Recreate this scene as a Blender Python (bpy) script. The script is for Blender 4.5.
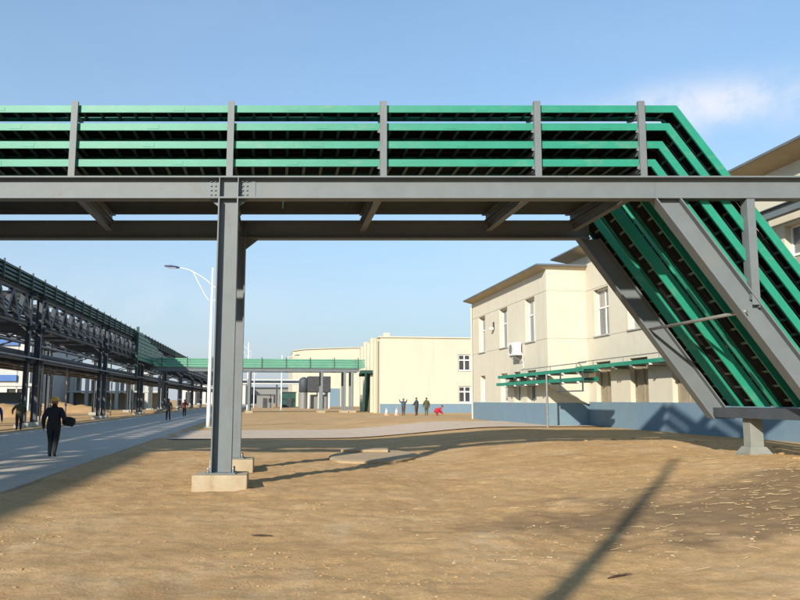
import bpy, bmesh, math, random
from mathutils import Vector, Matrix, noise as mnoise

random.seed(7)
R = math.radians
scene = bpy.context.scene
col = scene.collection
for o in list(bpy.data.objects):
    bpy.data.objects.remove(o)

# ------------------------------------------------------------------ camera
cam_d = bpy.data.cameras.new('camera')
cam = bpy.data.objects.new('camera', cam_d)
col.objects.link(cam)
cam_d.sensor_width = 36.0
cam_d.lens = 785 / 800 * 36.0
cam_d.clip_start = 0.1
cam_d.clip_end = 12000
cam.location = (0, 0, 1.6)
cam.rotation_euler = (R(90) + math.atan(100 / 785), 0, 0)
scene.camera = cam

# ------------------------------------------------------------------ light
SUN_EL = R(25.0)
SH = Vector((0.408, 0.913, 0)).normalized()           # shadows fall this way
to_sun = Vector((-SH.x * math.cos(SUN_EL), -SH.y * math.cos(SUN_EL), math.sin(SUN_EL)))
sun_d = bpy.data.lights.new('sun', 'SUN')
sun_d.energy = 3.9
sun_d.angle = R(0.9)
sun_d.color = (1.0, 0.925, 0.80)
sun = bpy.data.objects.new('sun', sun_d)
sun.rotation_euler = to_sun.to_track_quat('Z', 'Y').to_euler()
col.objects.link(sun)

world = bpy.data.worlds.new('World')
scene.world = world
world.use_nodes = True
wn, wl = world.node_tree.nodes, world.node_tree.links
wn.clear()
sky = wn.new('ShaderNodeTexSky')
sky.sky_type = 'NISHITA'
sky.sun_disc = False
sky.sun_elevation = SUN_EL
sky.sun_rotation = math.atan2(to_sun.x, to_sun.y)
sky.altitude = 0
sky.air_density = 1.0
sky.dust_density = 0.45
sky.ozone_density = 2.6
tc = wn.new('ShaderNodeTexCoord')
sep = wn.new('ShaderNodeSeparateXYZ')
wl.new(tc.outputs['Generated'], sep.inputs[0])
mx = wn.new('ShaderNodeMath'); mx.operation = 'MAXIMUM'; mx.inputs[1].default_value = 0.02
wl.new(sep.outputs['Z'], mx.inputs[0])
ad = wn.new('ShaderNodeMath'); ad.operation = 'ADD'; ad.inputs[1].default_value = 0.12
wl.new(mx.outputs[0], ad.inputs[0])
dv = wn.new('ShaderNodeVectorMath'); dv.operation = 'DIVIDE'
cmb = wn.new('ShaderNodeCombineXYZ')
for k in range(3):
    wl.new(ad.outputs[0], cmb.inputs[k])
wl.new(tc.outputs['Generated'], dv.inputs[0]); wl.new(cmb.outputs[0], dv.inputs[1])
mp = wn.new('ShaderNodeMapping'); mp.inputs['Location'].default_value = (3.1, 1.35, 0.0)
mp.inputs['Scale'].default_value = (0.55, 0.8, 0.0)
wl.new(dv.outputs[0], mp.inputs[0])
cn = wn.new('ShaderNodeTexNoise'); cn.inputs['Scale'].default_value = 1.0
cn.inputs['Detail'].default_value = 7; cn.inputs['Roughness'].default_value = 0.52
wl.new(mp.outputs[0], cn.inputs['Vector'])


def wmath(op, a, b=0.0, clamp=False):
    x = wn.new('ShaderNodeMath'); x.operation = op; x.use_clamp = clamp
    for i_, q in ((0, a), (1, b)):
        if isinstance(q, (int, float)):
            x.inputs[i_].default_value = q
        else:
            wl.new(q, x.inputs[i_])
    return x.outputs[0]


def cloud_bank(direction, tilt, ra, rb):
    """soft elongated density about one direction of the sky"""
    c = Vector(direction).normalized()
    rt = c.cross(Vector((0, 0, 1))).normalized()
    upv_ = rt.cross(c)
    ax = rt * math.cos(tilt) + upv_ * math.sin(tilt)
    ay = upv_ * math.cos(tilt) - rt * math.sin(tilt)
    sb = wn.new('ShaderNodeVectorMath'); sb.operation = 'SUBTRACT'; sb.inputs[1].default_value = c
    wl.new(tc.outputs['Generated'], sb.inputs[0])
    out = []
    for axis, r in ((ax, ra), (ay, rb)):
        dt = wn.new('ShaderNodeVectorMath'); dt.operation = 'DOT_PRODUCT'; dt.inputs[1].default_value = axis / r
        wl.new(sb.outputs[0], dt.inputs[0])
        out.append(wmath('POWER', wmath('ABSOLUTE', dt.outputs['Value']), 2.0))
    front = wn.new('ShaderNodeVectorMath'); front.operation = 'DOT_PRODUCT'; front.inputs[1].default_value = c
    wl.new(tc.outputs['Generated'], front.inputs[0])
    e = wmath('EXPONENT', wmath('MULTIPLY', wmath('ADD', out[0], out[1]), -1.0))
    return wmath('MULTIPLY', e, wmath('GREATER_THAN', front.outputs['Value'], 0.0))


fn = wn.new('ShaderNodeTexNoise'); fn.inputs['Scale'].default_value = 9.0
fn.inputs['Detail'].default_value = 8; fn.inputs['Roughness'].default_value = 0.6
wl.new(tc.outputs['Generated'], fn.inputs['Vector'])
banks = wmath('ADD', cloud_bank((0.352, 0.872, 0.338), -0.02, 0.115, 0.026), wmath('MULTIPLY', cloud_bank((0.60, 0.74, 0.30), 0.1, 0.14, 0.03), 0.7))
banks = wmath('ADD', banks, wmath('MULTIPLY', cloud_bank((-0.30, 0.94, 0.12), 0.0, 0.22, 0.035), 0.22))
banks = wmath('ADD', banks, wmath('MULTIPLY', cloud_bank((-0.85, 0.4, 0.3), 0.0, 0.25, 0.06), 0.7))
dens = wmath('MULTIPLY', banks, wmath('MULTIPLY', wmath('SUBTRACT', fn.outputs['Fac'], 0.33), 5.5, True), True)
wisp = wmath('MULTIPLY', wmath('MULTIPLY', wmath('SUBTRACT', cn.outputs['Fac'], 0.50), 3.0, True), 0.16)
dens = wmath('MULTIPLY', wmath('MAXIMUM', dens, wisp), 0.9)
mixc = wn.new('ShaderNodeMixRGB'); mixc.inputs[2].default_value = (4.3, 4.45, 4.9, 1)
wl.new(dens, mixc.inputs[0])
hz = wmath('MULTIPLY', wmath('EXPONENT', wmath('MULTIPLY', mx.outputs[0], -2.5)), 0.98)      # pale dusty air low in the sky, all round
hzm = wn.new('ShaderNodeMixRGB'); hzm.inputs[2].default_value = (2.50, 2.66, 3.06, 1)
tint = wn.new('ShaderNodeMixRGB'); tint.blend_type = 'MULTIPLY'; tint.inputs[0].default_value = 1.0
tint.inputs[2].default_value = (0.72, 1.06, 1.12, 1)
wl.new(sky.outputs[0], tint.inputs[1])
wl.new(hz, hzm.inputs[0]); wl.new(tint.outputs[0], hzm.inputs[1]); wl.new(hzm.outputs[0], mixc.inputs[1])
bg = wn.new('ShaderNodeBackground'); bg.inputs[1].default_value = 0.125
wl.new(mixc.outputs[0], bg.inputs[0])
wo = wn.new('ShaderNodeOutputWorld'); wl.new(bg.outputs[0], wo.inputs[0])

vs = scene.view_settings
vs.view_transform = 'Standard'
vs.look = 'None'
vs.exposure = 0.72
vs.gamma = 1.0
vs.use_curve_mapping = False

# ------------------------------------------------------------------ frames
NX, NY = 0.9863, 0.1650            # right of the street
EX, EY = -0.1650, 0.9863           # along the street


def S(a, b, z):
    return Vector((a * NX + b * EX, a * NY + b * EY, z))


BY0, SKEW = 14.5, 0.157


def B(x, w, z):
    return Vector((x - SKEW * w, BY0 + w, z))


def W(x, y, z):
    return Vector((x, y, z))


def sm(t):
    t = max(0.0, min(1.0, t))
    return t * t * (3 - 2 * t)


def ground_base(a, b):
    return 0.42 * sm((a - 3) / 7) * (1 - sm((b - 52) / 40))


def ground_z(x, y, fine=True):
    a = x * NX + y * NY
    b = x * EX + y * EY
    z = ground_base(a, b)
    d = math.hypot(x, y)
    k = sm((a + 4.0) / 1.2) * (1 - sm((a - 11.0) / 2.2)) * (1 - sm((d - 40) / 60))
    if k > 0:
        cross = sm((b - 32.0) / 1.5) * (1 - sm((b - 43.5) / 1.5))
        k *= 1 - 0.9 * cross
        z += k * 0.075 * mnoise.noise(Vector((x / 4.1, y / 4.1, 1.7)))
        if fine:
            z += k * 0.030 * mnoise.noise(Vector((x / 1.1, y / 1.1, 5.2)))
            if d < 32:
                f = k * (1 - sm((d - 20) / 12))
                z += f * 0.030 * mnoise.noise(Vector((x / 0.34, y / 0.34, 9.1)))
                z += f * 0.015 * mnoise.noise(Vector((x / 0.13, y / 0.13, 2.1)))
    if a < -3.0:
        c = -4.45 + 0.30 * mnoise.noise(Vector((b / 1.9, 4.4, 0))) + 0.12 * mnoise.noise(Vector((b / 0.5, 8.4, 0)))
        ridge = 0.055 * math.exp(-((a - c - 0.25) / 0.35) ** 2)
        z = -0.06 + (z + ridge + 0.06) * sm((a - c + 0.25) / 0.4)
    return z


# ------------------------------------------------------------------ materials
MATS = {}


def mat(name, c1, c2=None, rough=0.7, scale=6.0, detail=5, metallic=0.0, bump=0.0, bscale=40.0,
        stretch=(1, 1, 1), spec=0.5, lo=0.35, hi=0.65):
    m = bpy.data.materials.new(name)
    m.use_nodes = True
    nt = m.node_tree
    p = nt.nodes['Principled BSDF']
    p.inputs['Roughness'].default_value = rough
    p.inputs['Metallic'].default_value = metallic
    p.inputs['Specular IOR Level'].default_value = spec
    if c2 is None:
        c2 = tuple(x * 0.8 for x in c1)
    g = nt.nodes.new('ShaderNodeNewGeometry')
    mpp = nt.nodes.new('ShaderNodeMapping'); mpp.inputs['Scale'].default_value = stretch
    nt.links.new(g.outputs['Position'], mpp.inputs[0])
    n = nt.nodes.new('ShaderNodeTexNoise')
    n.inputs['Scale'].default_value = scale; n.inputs['Detail'].default_value = detail
    n.inputs['Roughness'].default_value = 0.6
    nt.links.new(mpp.outputs[0], n.inputs['Vector'])
    r = nt.nodes.new('ShaderNodeValToRGB')
    r.color_ramp.elements[0].position = lo; r.color_ramp.elements[1].position = hi
    r.color_ramp.elements[0].color = (*c1, 1); r.color_ramp.elements[1].color = (*c2, 1)
    nt.links.new(n.outputs['Fac'], r.inputs[0])
    nt.links.new(r.outputs[0], p.inputs['Base Color'])
    if bump:
        n2 = nt.nodes.new('ShaderNodeTexNoise'); n2.inputs['Scale'].default_value = bscale
        n2.inputs['Detail'].default_value = 4
        nt.links.new(g.outputs['Position'], n2.inputs['Vector'])
        b = nt.nodes.new('ShaderNodeBump'); b.inputs['Strength'].default_value = bump
        b.inputs['Distance'].default_value = 0.02
        nt.links.new(n2.outputs['Fac'], b.inputs['Height'])
        nt.links.new(b.outputs[0], p.inputs['Normal'])
    MATS[name] = m
    return m


def stained(name, base, base2, stain, scale=1.4, rough=0.6, amount=(0.56, 0.72), stretch=(1, 1, 0.35), spec=0.4, bump=0.1):
    """paint with a second, patchy layer of dirt or rust streaks"""
    m = mat(name, base, base2, rough=rough, scale=2.2, spec=spec, bump=bump, bscale=60)
    nt = m.node_tree
    p = nt.nodes['Principled BSDF']
    src = p.inputs['Base Color'].links[0].from_socket
    g = nt.nodes.new('ShaderNodeNewGeometry')
    mpp = nt.nodes.new('ShaderNodeMapping'); mpp.inputs['Scale'].default_value = stretch
    nt.links.new(g.outputs['Position'], mpp.inputs[0])
    n = nt.nodes.new('ShaderNodeTexNoise'); n.inputs['Scale'].default_value = scale
    n.inputs['Detail'].default_value = 8; n.inputs['Roughness'].default_value = 0.68
    nt.links.new(mpp.outputs[0], n.inputs['Vector'])
    r = nt.nodes.new('ShaderNodeValToRGB')
    r.color_ramp.elements[0].position = amount[0]; r.color_ramp.elements[1].position = amount[1]
    nt.links.new(n.outputs['Fac'], r.inputs[0])
    mm = nt.nodes.new('ShaderNodeMixRGB'); mm.inputs[2].default_value = (*stain, 1)
    nt.links.new(r.outputs[0], mm.inputs[0]); nt.links.new(src, mm.inputs[1])
    nt.links.new(mm.outputs[0], p.inputs['Base Color'])
    return m


stained('steel', (0.148, 0.168, 0.175), (0.128, 0.146, 0.153), (0.135, 0.110, 0.085), scale=2.6, amount=(0.60, 0.82), rough=0.55, stretch=(1, 1, 0.5))
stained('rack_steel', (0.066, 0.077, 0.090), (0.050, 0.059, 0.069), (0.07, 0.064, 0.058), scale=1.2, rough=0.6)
stained('green', (0.015, 0.240, 0.152), (0.012, 0.210, 0.132), (0.095, 0.25, 0.17), scale=1.5, amount=(0.57, 0.76), rough=0.45, stretch=(1, 1, 1))
mat('green_rung', (0.045, 0.105, 0.080), (0.05, 0.085, 0.07), rough=0.6, scale=9)
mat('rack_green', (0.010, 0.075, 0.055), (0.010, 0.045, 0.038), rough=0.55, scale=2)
mat('cover_green', (0.02, 0.165, 0.115), (0.018, 0.125, 0.092), rough=0.5, scale=1.0)
mat('pale_green', (0.12, 0.34, 0.22), (0.10, 0.28, 0.19), rough=0.55, scale=1.0)
mat('cable', (0.008, 0.009, 0.010), (0.013, 0.013, 0.014), rough=0.8, scale=8, spec=0.15)
mat('cable_red', (0.09, 0.03, 0.02), (0.03, 0.018, 0.016), rough=0.6, scale=8)
mat('deck', (0.022, 0.034, 0.032), (0.015, 0.02, 0.02), rough=0.7, scale=3)
stained('concrete', (0.44, 0.36, 0.25), (0.36, 0.29, 0.19), (0.30, 0.20, 0.10), scale=3.0, rough=0.9, bump=0.5, spec=0.2)
stained('pale_concrete', (0.44, 0.335, 0.21), (0.38, 0.28, 0.17), (0.34, 0.22, 0.11), scale=2.0, rough=0.92, bump=0.6, stretch=(1, 1, 1), spec=0.2)
stained('grey_concrete', (0.40, 0.40, 0.36), (0.33, 0.33, 0.30), (0.28, 0.22, 0.15), scale=3.0, rough=0.9, bump=0.4, spec=0.2)
stained('pillar_grey', (0.25, 0.26, 0.235), (0.20, 0.21, 0.19), (0.22, 0.17, 0.11), scale=3.0, rough=0.85, bump=0.4, spec=0.2)
stained('road', (0.48, 0.42, 0.345), (0.41, 0.36, 0.30), (0.45, 0.37, 0.27), scale=0.7, rough=0.85, amount=(0.52, 0.80), stretch=(1, 1, 1), spec=0.3, bump=0.25)
stained('cross_road', (0.53, 0.42, 0.32), (0.47, 0.37, 0.28), (0.43, 0.31, 0.19), scale=0.5, rough=0.9, stretch=(1, 1, 1), spec=0.2, bump=0.3)
stained('stucco', (0.60, 0.555, 0.445), (0.575, 0.53, 0.425), (0.51, 0.465, 0.365), scale=0.7, rough=0.9, amount=(0.52, 0.9), spec=0.15, bump=0.15, stretch=(1, 1, 0.25))
stained('far_stucco', (0.57, 0.52, 0.41), (0.55, 0.50, 0.39), (0.50, 0.45, 0.35), scale=0.25, rough=0.9, amount=(0.52, 0.9), spec=0.15, bump=0.0)
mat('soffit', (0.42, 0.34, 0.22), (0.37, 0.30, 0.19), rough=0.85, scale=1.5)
mat('roof_metal', (0.13, 0.14, 0.15), (0.10, 0.11, 0.12), rough=0.6, scale=1.5)
stained('plinth_blue', (0.160, 0.245, 0.310), (0.148, 0.228, 0.290), (0.185, 0.235, 0.26), scale=0.9, rough=0.8, spec=0.25, bump=0.15, amount=(0.5, 0.9))
mat('white_frame', (0.74, 0.74, 0.72), (0.68, 0.68, 0.66), rough=0.5, scale=5)
mat('glass', (0.10, 0.115, 0.125), (0.17, 0.18, 0.18), rough=0.06, scale=0.9, spec=0.8)
mat('dark_glass', (0.035, 0.035, 0.04), (0.06, 0.055, 0.05), rough=0.08, scale=0.6, spec=0.6)
mat('curtain', (0.34, 0.32, 0.27), (0.24, 0.23, 0.20), rough=0.12, scale=1.3, spec=0.8, stretch=(6, 6, 0.4))
mat('shutter', (0.30, 0.25, 0.17), (0.24, 0.20, 0.14), rough=0.8, scale=4)
mat('white_paint', (0.78, 0.78, 0.76), (0.68, 0.68, 0.66), rough=0.45, scale=3)
mat('lamp_blue', (0.05, 0.07, 0.16), (0.04, 0.05, 0.11), rough=0.4, scale=4)
mat('lens', (0.6, 0.6, 0.58), rough=0.2, scale=4)
mat('galvanised', (0.26, 0.26, 0.245), (0.21, 0.21, 0.20), rough=0.45, scale=7, metallic=0.3)
mat('pipe_silver', (0.30, 0.32, 0.34), (0.22, 0.23, 0.25), rough=0.45, scale=1.5, metallic=0.4)
mat('blue_paint', (0.05, 0.13, 0.36), (0.06, 0.16, 0.40), rough=0.6, scale=0.5)
mat('hall_white', (0.52, 0.52, 0.49), (0.46, 0.46, 0.43), rough=0.8, scale=0.4)
mat('dark_steel', (0.055, 0.055, 0.06), (0.035, 0.035, 0.04), rough=0.7, scale=2)
mat('skin', (0.38, 0.22, 0.15), (0.33, 0.18, 0.12), rough=0.6, scale=10)
mat('hair', (0.012, 0.010, 0.010), (0.02, 0.017, 0.015), rough=0.6, scale=30)
mat('navy_cloth', (0.018, 0.018, 0.028), (0.012, 0.012, 0.018), rough=0.9, scale=12)
mat('black_cloth', (0.012, 0.012, 0.014), (0.02, 0.02, 0.02), rough=0.9, scale=12)
mat('olive_cloth', (0.06, 0.062, 0.030), (0.042, 0.045, 0.025), rough=0.9, scale=12)
mat('camo_cloth', (0.10, 0.10, 0.045), (0.045, 0.055, 0.03), rough=0.9, scale=14, lo=0.45, hi=0.55)
mat('purple_cloth', (0.045, 0.03, 0.13), (0.03, 0.025, 0.09), rough=0.9, scale=12)
mat('slate_cloth', (0.05, 0.075, 0.10), (0.035, 0.05, 0.075), rough=0.9, scale=12)
mat('maroon_cloth', (0.12, 0.02, 0.022), (0.08, 0.015, 0.018), rough=0.9, scale=12)
mat('red_cloth', (0.52, 0.02, 0.045), (0.42, 0.015, 0.035), rough=0.9, scale=12)
mat('brown_cloth', (0.10, 0.055, 0.035), (0.07, 0.04, 0.028), rough=0.9, scale=12)
mat('shoe', (0.01, 0.01, 0.01), (0.02, 0.018, 0.015), rough=0.6, scale=20)
mat('helmet_yellow', (0.62, 0.34, 0.04), (0.55, 0.29, 0.03), rough=0.45, scale=5)
mat('cone_orange', (0.66, 0.40, 0.30), (0.58, 0.33, 0.24), rough=0.6, scale=9)
mat('straw', (0.55, 0.43, 0.24), (0.42, 0.31, 0.16), rough=0.9, scale=5)
mat('stone', (0.52, 0.43, 0.30), (0.38, 0.27, 0.15), rough=0.95, scale=2.5)
mat('clod', (0.42, 0.275, 0.14), (0.34, 0.215, 0.105), rough=1.0, scale=3, spec=0.1)
mat('wood_dark', (0.05, 0.03, 0.02), (0.08, 0.05, 0.03), rough=0.9, scale=12)
mat('soil_berm', (0.40, 0.25, 0.12), (0.33, 0.20, 0.09), rough=1.0, scale=1.0)


def sand_material():
    m = bpy.data.materials.new('sand'); m.use_nodes = True
    nt = m.node_tree; N = nt.nodes; L = nt.links
    p = N['Principled BSDF']; p.inputs['Roughness'].default_value = 0.95
    p.inputs['Specular IOR Level'].default_value = 0.12
    g = N.new('ShaderNodeNewGeometry')

    def nz(scale, detail=6, rough=0.6, loc=(0, 0, 0), st=(1, 1, 1)):
        mpp = N.new('ShaderNodeMapping'); mpp.inputs['Location'].default_value = loc
        mpp.inputs['Scale'].default_value = st
        L.new(g.outputs['Position'], mpp.inputs[0])
        n = N.new('ShaderNodeTexNoise'); n.inputs['Scale'].default_value = scale
        n.inputs['Detail'].default_value = detail; n.inputs['Roughness'].default_value = rough
        L.new(mpp.outputs[0], n.inputs['Vector'])
        return n.outputs['Fac']

    def ramp(src, stops):
        r = N.new('ShaderNodeValToRGB')
        while len(r.color_ramp.elements) < len(stops):
            r.color_ramp.elements.new(0.5)
        for e, (pos, c) in zip(r.color_ramp.elements, stops):
            e.position = pos; e.color = (*c, 1)
        L.new(src, r.inputs[0])
        return r.outputs[0]

    def mix(fac, a, b, mode='MIX'):
        x = N.new('ShaderNodeMixRGB'); x.blend_type = mode
        if isinstance(fac, float):
            x.inputs[0].default_value = fac
        else:
            L.new(fac, x.inputs[0])
        for i, q in ((1, a), (2, b)):
            if isinstance(q, tuple):
                x.inputs[i].default_value = (*q, 1)
            else:
                L.new(q, x.inputs[i])
        return x.outputs[0]

    def math_(op, a, b=0.0):
        x = N.new('ShaderNodeMath'); x.operation = op
        for i, q in ((0, a), (1, b)):
            if isinstance(q, (int, float)):
                x.inputs[i].default_value = q
            else:
                L.new(q, x.inputs[i])
        return x.outputs[0]
    c = ramp(nz(0.35, 8, 0.62), [(0.28, (0.425, 0.262, 0.118)), (0.50, (0.495, 0.318, 0.152)), (0.72, (0.550, 0.375, 0.202))])
    fine = ramp(nz(9.0, 7, 0.7), [(0.30, (0.80, 0.78, 0.76)), (0.55, (1.0, 1.0, 1.0)), (0.75, (1.14, 1.13, 1.12))])
    c = mix(1.0, c, fine, 'MULTIPLY')
    grit = ramp(nz(55.0, 4, 0.65), [(0.36, (0.84, 0.83, 0.82)), (0.5, (1, 1, 1)), (0.66, (1.13, 1.13, 1.13))])
    c = mix(1.0, c, grit, 'MULTIPLY')
    # pale trampled patches
    c = mix(ramp(nz(0.9, 7, 0.65, (7, 3, 0), (1, 0.45, 1)), [(0.56, (0, 0, 0)), (0.72, (0.55, 0.55, 0.55))]), c, (0.60, 0.46, 0.29))
    # reddish churned soil patches
    c = mix(ramp(nz(0.55, 7, 0.65, (2, 13, 0), (1, 0.6, 1)), [(0.57, (0, 0, 0)), (0.70, (0.55, 0.55, 0.55))]), c, (0.34, 0.18, 0.078))
    # damp dark stain to the right
    sx = N.new('ShaderNodeSeparateXYZ'); L.new(g.outputs['Position'], sx.inputs[0])
    dx = math_('DIVIDE', math_('SUBTRACT', sx.outputs['X'], 5.9), 4.9)
    ey = math_('ADD', math_('SUBTRACT', sx.outputs['Y'], 11.0), math_('MULTIPLY', math_('SUBTRACT', sx.outputs['X'], 6.3), -0.15))
    dy = math_('DIVIDE', ey, 3.1)
    rr = math_('ADD', math_('POWER', math_('ABSOLUTE', dx, 0.0), 1.6), math_('POWER', math_('ABSOLUTE', dy, 0.0), 2.0))
    wob = math_('MULTIPLY', math_('SUBTRACT', nz(0.8, 8, 0.65, (4, 4, 0)), 0.5), 3.2)
    st = math_('ADD', rr, wob)
    damp = ramp(st, [(0.45, (0.85, 0.85, 0.85)), (1.0, (0, 0, 0))])
    c = mix(damp, c, (0.205, 0.135, 0.075))
    # wheel tracks: long faint bands of pressed, darker soil
    trk = N.new('ShaderNodeTexWave'); trk.inputs['Scale'].default_value = 0.19; trk.inputs['Distortion'].default_value = 5.0
    trk.inputs['Detail'].default_value = 3; trk.inputs['Detail Scale'].default_value = 0.35
    tm = N.new('ShaderNodeMapping'); tm.inputs['Rotation'].default_value = (0, 0, 1.15); tm.inputs['Location'].default_value = (1.3, 0, 0)
    L.new(g.outputs['Position'], tm.inputs[0]); L.new(tm.outputs[0], trk.inputs['Vector'])
    tk = math_('MULTIPLY', ramp(trk.outputs['Fac'], [(0.80, (0, 0, 0)), (0.93, (1, 1, 1))]), ramp(nz(0.5, 5, 0.6, (9, 1, 0)), [(0.42, (0, 0, 0)), (0.62, (0.45, 0.45, 0.45))]))
    c = mix(tk, c, (0.33, 0.205, 0.098))
    L.new(c, p.inputs['Base Color'])
    h = math_('ADD', math_('MULTIPLY', nz(4.5, 8, 0.7), 1.2), math_('MULTIPLY', nz(34.0, 5, 0.7), 0.35))
    b = N.new('ShaderNodeBump'); b.inputs['Strength'].default_value = 0.6; b.inputs['Distance'].default_value = 0.045
    L.new(h, b.inputs['Height']); L.new(b.outputs[0], p.inputs['Normal'])
    MATS['sand'] = m


sand_material()


def streaks(name, colour, scale, lo, hi, strength, st=(1, 1, 0.06)):
    """thin rain streaks and water marks over an existing paint"""
    nt = MATS[name].node_tree
    p = nt.nodes['Principled BSDF']
    src = p.inputs['Base Color'].links[0].from_socket
    g = nt.nodes.new('ShaderNodeNewGeometry')
    mpp = nt.nodes.new('ShaderNodeMapping'); mpp.inputs['Scale'].default_value = st
    nt.links.new(g.outputs['Position'], mpp.inputs[0])
    n = nt.nodes.new('ShaderNodeTexNoise'); n.inputs['Scale'].default_value = scale
    n.inputs['Detail'].default_value = 6; n.inputs['Roughness'].default_value = 0.6
    nt.links.new(mpp.outputs[0], n.inputs['Vector'])
    r = nt.nodes.new('ShaderNodeValToRGB')
    r.color_ramp.elements[0].position = lo; r.color_ramp.elements[1].position = hi
    r.color_ramp.elements[1].color = (strength, strength, strength, 1)
    nt.links.new(n.outputs['Fac'], r.inputs[0])
    mm = nt.nodes.new('ShaderNodeMixRGB'); mm.inputs[2].default_value = (*colour, 1)
    nt.links.new(r.outputs[0], mm.inputs[0]); nt.links.new(src, mm.inputs[1])
    nt.links.new(mm.outputs[0], p.inputs['Base Color'])


streaks('stucco', (0.40, 0.36, 0.285), 2.6, 0.54, 0.74, 0.28)
streaks('stucco', (0.62, 0.58, 0.48), 0.5, 0.58, 0.62, 0.35, (1, 1, 1))
streaks('far_stucco', (0.42, 0.37, 0.29), 0.9, 0.55, 0.75, 0.4)
streaks('plinth_blue', (0.26, 0.25, 0.22), 2.2, 0.55, 0.75, 0.5, (1, 1, 0.25))
streaks('steel', (0.10, 0.062, 0.04), 5.0, 0.64, 0.74, 0.5, (1, 1, 0.12))
streaks('steel', (0.22, 0.21, 0.18), 1.1, 0.55, 0.72, 0.35, (1, 1, 1))
streaks('green', (0.20, 0.27, 0.19), 7.0, 0.60, 0.72, 0.35, (0.25, 1, 1))
streaks('road', (0.27, 0.25, 0.22), 0.9, 0.55, 0.72, 0.5, (1.0, 0.12, 1))

# ------------------------------------------------------------------ mesh helpers
def tag(o, label=None, cat=None, group=None, kind=None):
    if label: o['label'] = label
    if cat: o['category'] = cat
    if group: o['group'] = group
    if kind: o['kind'] = kind
    return o


def empty(name, loc, label, cat, group=None):
    o = bpy.data.objects.new(name, None)
    o.location = loc
    o.empty_display_size = 0.3
    col.objects.link(o)
    return tag(o, label, cat, group)


def origin_of(o):
    v = Vector((0, 0, 0))
    while o is not None:
        v += o.location
        o = o.parent
    return v


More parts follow.
